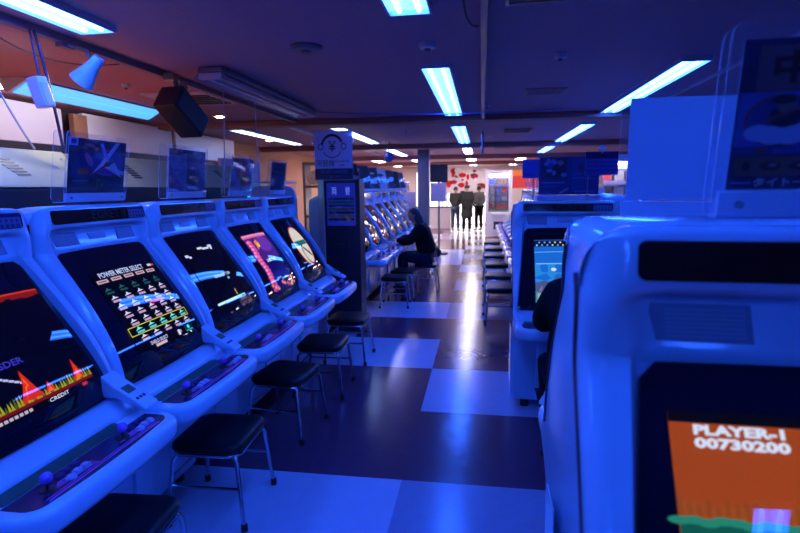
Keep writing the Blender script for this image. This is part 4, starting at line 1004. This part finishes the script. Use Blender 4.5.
card('large red and white poster wall above the three standing people', (-.55, 22.6, 1.35), 1.9, .95, art_red, 'poster_wall')
MB  # (poster legs)
r = thing('red_sign_board', 'long red overhead sign board right of the far prize machine', 'sign', (1.85, 19.0, 1.55)); MB().b2(-1.5, 1.5, 0, .06, .0, .62).build('board', M_RED, r, smooth=0); MB().b2(-1.5, .0, -.01, 0, .42, .60).build('orange_band', mat('orange_board', (.85, .22, .02), .5, noise=.2, nscale=4), r, smooth=0)
for x in (-1.4, 1.4): MB().b2(x-.03, x+.03, .0, .06, -1.55, 0).build('leg', M_GREYM, r, smooth=0)
pw = bpy.data.objects['poster_wall']
for x in (-.9, .9): MB().b2(x-.03, x+.03, .01, .05, -1.35, .9).build('leg', M_GREYM, pw, smooth=0)
r = thing('shop_counter', 'low dark counter with goods behind the standing people', 'counter', (-2.0, 20.9, 0)); MB().b2(-.8, .8, 0, .5, 0, .82).build('body', M_WHITE, r, smooth=0, bevel=.01); MB().b2(-.82, .82, -.03, .52, .82, .86).build('top', M_BLKP, r, smooth=0)
r = thing('crane_machine', 'blue-topped game machine beyond the far left row', 'arcade machine', (-2.6, 14.2, 0)); MB().b2(-.6, .6, 0, .7, 0, 1.0).build('base', M_WHITE, r, smooth=0, bevel=.01); MB().b2(-.6, .6, .0, .7, 1.25, 1.75).build('blue_top', mat('blue_paint', (.06, .09, .45), .3, noise=.1), r, smooth=0, bevel=.02); MB().b2(-.55, .55, .05, .65, 1.0, 1.25).build('lit_window', M_WPANEL, r, smooth=0)

# ------------------------------------------------------------------ people
def skin_mesh(verts, edges, root=0, sub=2):
    me = bpy.data.meshes.new('sk'); me.from_pydata([v[:3] for v in verts], [], [])
    me = bpy.data.meshes.new('sk'); me.from_pydata([v[:3] for v in verts], edges, [])
    o = bpy.data.objects.new('sk', me); COL.objects.link(o)
    m = o.modifiers.new('s', 'SKIN'); m.use_smooth_shade = True
    sv = me.skin_vertices[0].data
    for i, v in enumerate(verts):
        rx = v[3]; ry = v[4] if len(v) > 4 else rx; sv[i].radius = (rx, ry); sv[i].use_root = (i == root)
    u = o.modifiers.new('u', 'SUBSURF'); u.levels = sub; u.render_levels = sub
    dg = bpy.context.evaluated_depsgraph_get(); out = bpy.data.meshes.new_from_object(o.evaluated_get(dg))
    bpy.data.objects.remove(o)
    V = [v.co.copy() for v in out.vertices]; F = [tuple(p.vertices) for p in out.polygons]; bpy.data.meshes.remove(out)
    return V, F
def chain_mesh(mb, chains, root=0, sub=2):
    """chains: list of lists of (key or (x,y,z,r)); equal points are merged so limbs grow from one surface"""
    verts = []; idx = {}; edges = []
    for ch in chains:
        prev = None
        for p in ch:
            k = tuple(round(c, 4) for c in p[:3])
            if k not in idx: idx[k] = len(verts); verts.append(p)
            if prev is not None and prev != idx[k]: edges.append((prev, idx[k]))
            prev = idx[k]
    V, F = skin_mesh(verts, edges, root, sub); n = len(mb.v); mb.v += V
    for f in F: mb.face([n+i for i in f])
def head(mb, c, yaw=0., pitch=0., r=.098):
    n = 20; base = len(mb.v); Rm = Euler((pitch, 0, yaw)).to_matrix(); c = Vector(c)
    for i in range(1, 12):
        th = PI*i/12
        for k in range(n):
            a_ = 2*PI*k/n; x, y, z = math.sin(th)*math.cos(a_), math.sin(th)*math.sin(a_), math.cos(th)
            p = Vector((x*.078*(1-.18*max(0, -z)), y*.098*(1-.10*max(0, -z)), z*.118))
            if y > .55 and abs(x) < .28 and -.35 < z < .12: p.y += .020*(1-abs(x)/.28)         # nose
            if y > .5 and .10 < z < .35 and .15 < abs(x) < .55: p.y -= .008                        # eye sockets
            if y > .6 and -.62 < z < -.42 and abs(x) < .4: p.y += .006                               # lips
            if abs(x) > .93 and abs(z) < .3: p.x *= 1.10                                            # ears
            mb.v.append(c+Rm @ p)
    t = len(mb.v); mb.v += [c+Rm @ Vector((0, 0, .118)), c+Rm @ Vector((0, 0, -.118))]
    for i in range(10):
        for k in range(n): mb.face((base+i*n+k, base+(i+1)*n+k, base+(i+1)*n+(k+1) % n, base+i*n+(k+1) % n))
    for k in range(n): mb.face((t, base+k, base+(k+1) % n)); q = base+10*n; mb.face((t+1, q+(k+1) % n, q+k))
def hair_mesh(c, yaw, pitch, long=0.):
    mb = MB(); n = 20; Rm = Euler((pitch, 0, yaw)).to_matrix(); c = Vector(c); rows = 9
    for i in range(rows):
        th = .12+(PI*.60-.12)*i/(rows-1)
        for k in range(n):
            a_ = 2*PI*k/n; x, y = math.cos(a_), math.sin(a_); t = th
            if y > .25: t = min(th, PI*.32)                                                         # keep the face free
            z = math.cos(t); s = math.sin(t)
            p = Vector((x*s*.087, y*s*.107-.004, z*.128+.004))
            if long and i >= rows-3 and y < .25: p.z -= long*(i-rows+4)/3
            mb.v.append(c+Rm @ p)
    for i in range(rows-1):
        for k in range(n): mb.face((i*n+k, (i+1)*n+k, (i+1)*n+(k+1) % n, i*n+(k+1) % n))
    mb.face(range(n))
    return mb
def lathe_eye(mb, c, yaw, pitch):
    Rm = Euler((pitch, 0, yaw)).to_matrix()
    for s in (-1, 1): mb.ball(Vector(c)+Rm @ Vector((s*.031, .084, .022)), .010, 8)
def hand(mb, w, fwd, up, side, curl=.6):
    """palm and five fingers grown from the wrist w; side = +1 thumb towards +right"""
    w = Vector(w); f = Vector(fwd).normalized(); u = Vector(up).normalized(); r = f.cross(u).normalized()*side
    palm0 = w+f*.03; palm = w+f*.075
    ch = [[(*w, .024, .018), (*palm0, .030, .016), (*palm, .034, .014)]]
    V = [(*w, .024, .018), (*palm0, .032, .015), (*palm, .034, .013)]
    mbv = [ch[0]]
    chain_mesh(mb, mbv, 0, 1)
    for k, (o, L) in enumerate(((.027, .066), (.009, .076), (-.009, .071), (-.026, .055))):
        b = palm-f*.01+r*o; d1 = (f-u*curl*.5).normalized(); d2 = (f-u*curl*1.6).normalized(); d3 = (f*.4-u*curl*2).normalized()
        p1 = b+d1*L*.5; p2 = p1+d2*L*.32; p3 = p2+d3*L*.25
        chain_mesh(mb, [[(*b, .0095), (*p1, .009), (*p2, .0085), (*p3, .007)]], 0, 1)
    b = w+f*.035+r*.022; p1 = b+(r*.8+f*.6).normalized()*.035; p2 = p1+(r*.2+f-u*.3).normalized()*.028
    chain_mesh(mb, [[(*b, .012), (*p1, .011), (*p2, .009)]], 0, 1)

def person(label, loc, rz, J, tops, legs, hair, coat=None, long=0., group=None, scale=1., bulk=1.):
    """J: joints in a frame facing +y"""
    r = thing('person', label, 'person', loc, rz, group); r.scale = (scale,)*3
    V = Vector
    mb = MB(); pel, chest, neck, hd = J['pel'], J['chest'], J['neck'], J['head']
    mid = (V(pel)+V(chest))/2
    ch = [[(*pel, .135, .10), (*mid, .125, .095), (*chest, .15, .105), (*neck, .052), (hd[0], hd[1]-.01, hd[2]-.07, .050)]]
    for s in (-1, 1):
        sh, el, wr = [V((s*q[0], q[1], q[2])) for q in (J['sh'], J['el'], J['wr'])] if 'sh' in J else [V(q) for q in J['arm'][s]]
        hp, kn, an = [V((s*q[0], q[1], q[2])) for q in (J['hip'], J['kn'], J['an'])] if 'hip' in J else [V(q) for q in J['leg'][s]]
        ch.append([(*chest, .15, .105), (*sh, .062), (*((sh+el)/2), .050), (*el, .042), (*((el+wr)/2), .037), (*wr, .026)])
        toe = an+V((0, .17, -.035))
        ch.append([(*pel, .135, .10), (*hp, .088), (*((hp+kn)/2), .076), (*kn, .058), (*((kn*2+an)/3), .055), (*an, .040), (*(an+V((0, .06, -.03))), .040, .032), (*toe, .036, .025)])
    chain_mesh(mb, ch, 0, 2)
    for s in (-1, 1):
        wr = V((s*J['wr'][0], *J['wr'][1:])) if 'sh' in J else V(J['arm'][s][2]); el = V((s*J['el'][0], *J['el'][1:])) if 'sh' in J else V(J['arm'][s][1])
        f = (wr-el).normalized(); up = V((0, 0, 1)) if abs(f.z) < .7 else V((s*1., 0, .0)); hand(mb, wr, f, up, -s, .55)
    head(mb, hd, J.get('yaw', 0), J.get('pitch', 0))
    mb.build('body', M_SKIN, r, smooth=180)
    e = MB(); lathe_eye(e, hd, J.get('yaw', 0), J.get('pitch', 0)); e.build('eyes', M_HAIR, r)
    hair_mesh(hd, J.get('yaw', 0), J.get('pitch', 0), long).build('hair', hair, r, smooth=60)
    # jacket: thicker skin over torso and sleeves
    B = bulk; mb = MB(); ch = [[(*pel, .165*B, .13*B), (*mid, .165*B, .13*B), (*chest, .178*B, .135*B), (neck[0], neck[1], neck[2]-.015, .078)]]
    for s in (-1, 1):
        sh, el, wr = [V((s*q[0], q[1], q[2])) for q in (J['sh'], J['el'], J['wr'])] if 'sh' in J else [V(q) for q in J['arm'][s]]
        ch.append([(*chest, .178*B, .135*B), (*sh, .083*B), (*((sh+el)/2), .072*B), (*el, .064*B), (*((el+wr)/2), .056*B), (*(wr.lerp(el, .06)), .045)])
    if coat: ch.append([(*pel, .165, .13), (pel[0], pel[1], pel[2]-coat*.5, .19*B, .14*B), (pel[0], pel[1], pel[2]-coat, .20*B, .15*B)])
    chain_mesh(mb, ch, 0, 2); mb.build('coat' if coat else 'jacket', tops, r, smooth=180)
    mb = MB(); ch = []
    for s in (-1, 1):
        hp, kn, an = [V((s*q[0], q[1], q[2])) for q in (J['hip'], J['kn'], J['an'])] if 'hip' in J else [V(q) for q in J['leg'][s]]
        ch.append([(*pel, .145, .11), (*hp, .103), (*((hp+kn)/2), .092), (*kn, .076), (*((kn*2+an)/3), .070), (*(an+V((0, 0, .015))), .060)])
    chain_mesh(mb, ch, 0, 2); mb.build('trousers', legs, r, smooth=180)
    for s in (-1, 1):
        an = V((s*J['an'][0], *J['an'][1:])) if 'hip' in J else V(J['leg'][s][2])
        m2 = MB(); chain_mesh(m2, [[(an.x, an.y-.02, an.z-.025, .045, .040), (an.x, an.y+.07, an.z-.035, .045, .036), (an.x, an.y+.18, an.z-.043, .042, .028)]], 0, 2); m2.build('shoe', M_SHOE, r, smooth=180)
    return r
SEAT = dict(pel=(0, 0, .53), chest=(0, .10, .90), neck=(0, .15, 1.05), head=(0, .215, 1.16), pitch=-.35, sh=(.185, .11, .97), el=(.24, .28, .78), wr=(.17, .50, .795), hip=(.10, .06, .50), kn=(.13, .42, .53), an=(.11, .38, .085))
person('person in a dark jacket on a stool playing in the far left row', (-.82, 8.32, 0), PI/2, SEAT, M_JBLK, mat('dark_denim', (.022, .026, .05), .8, spec=.1, noise=.2), M_HAIR, None, .12, bulk=1.28)
SEAT2 = dict(SEAT); SEAT2.update(chest=(0, .10, .92), neck=(0, .16, 1.10), head=(0, .22, 1.21), sh=(.155, .10, 1.0), el=(.18, .27, .80), wr=(.17, .47, .80))
person('person in black seated at the mountain-screen machine, mostly hidden', (.555, 2.90, 0), 0, SEAT2, M_JBLK, M_JBLK, M_HAIR, .20, bulk=1.25)
STAND = dict(pel=(0, 0, .92), chest=(0, -.01, 1.28), neck=(0, .0, 1.45), head=(0, .02, 1.575), sh=(.165, 0, 1.38), el=(.20, -.02, 1.12), wr=(.19, .12, .92), hip=(.085, 0, .88), kn=(.10, .02, .48), an=(.11, 0, .085))
ST2 = dict(STAND); ST2.update(head=(0, .05, 1.57), pitch=-.3, wr=(.10, .26, 1.05), el=(.20, .04, 1.12))
PG = 'people standing near the entrance'
person('person in olive jacket and blue jeans standing with back turned, leftmost of three', (-.95, 19.6, 0), -.25, ST2, M_JGRN, M_JEAN, M_HAIR, group=PG, bulk=1.2, scale=.96)
person('person in a long charcoal coat standing with back turned, middle of three', (-.52, 19.1, 0), .15, ST2, M_COAT, M_JBLK, M_HAIR, .45, group=PG, scale=1.0, bulk=1.25)
person('person in grey standing half hidden beside the far prize machine', (-.10, 19.9, 0), .6, STAND, M_GCLO, M_JBLK, M_HAIR, group=PG, scale=.98, bulk=1.15)

# ------------------------------------------------------------------ world, camera, view
w = bpy.data.worlds.new('world'); S.world = w; w.use_nodes = True
w.node_tree.nodes['Background'].inputs[0].default_value = (.02, .02, .05, 1); w.node_tree.nodes['Background'].inputs[1].default_value = .3
cam = bpy.data.cameras.new('camera'); co = bpy.data.objects.new('camera', cam); COL.objects.link(co)
cam.sensor_width = 36.; F = 533.; cam.lens = F/800*36
d = Vector(((482-400)/F, (187-266.5)/F, 1.)).normalized(); rr = math.radians(.6)
r0 = Vector((math.cos(rr), -math.sin(rr), 0)); up = r0.cross(d).normalized(); X = d.cross(up)
Rw = Matrix((X, d, up))          # rows: world axes in image coords (x right, y down, z forward)
cr = Rw @ Vector((1, 0, 0)); cu = Rw @ Vector((0, -1, 0)); cf = Rw @ Vector((0, 0, 1))
Mx = Matrix((cr, cu, -cf)).transposed().to_4x4(); Mx.translation = Vector((0, 0, 1.6))
co.matrix_world = Mx
cam.clip_start = .05; cam.clip_end = 100
cam.dof.use_dof = True; cam.dof.focus_distance = 2.6; cam.dof.aperture_fstop = 3.5
S.camera = co
S.view_settings.view_transform = 'Standard'; S.view_settings.look = 'None'; S.view_settings.gamma = 1.; S.view_settings.exposure = .22; S.view_settings.use_curve_mapping = False
S.cycles.max_bounces = 8; S.cycles.transparent_max_bounces = 16; S.cycles.caustics_reflective = False; S.cycles.caustics_refractive = False; S.cycles.sample_clamp_indirect = 4.
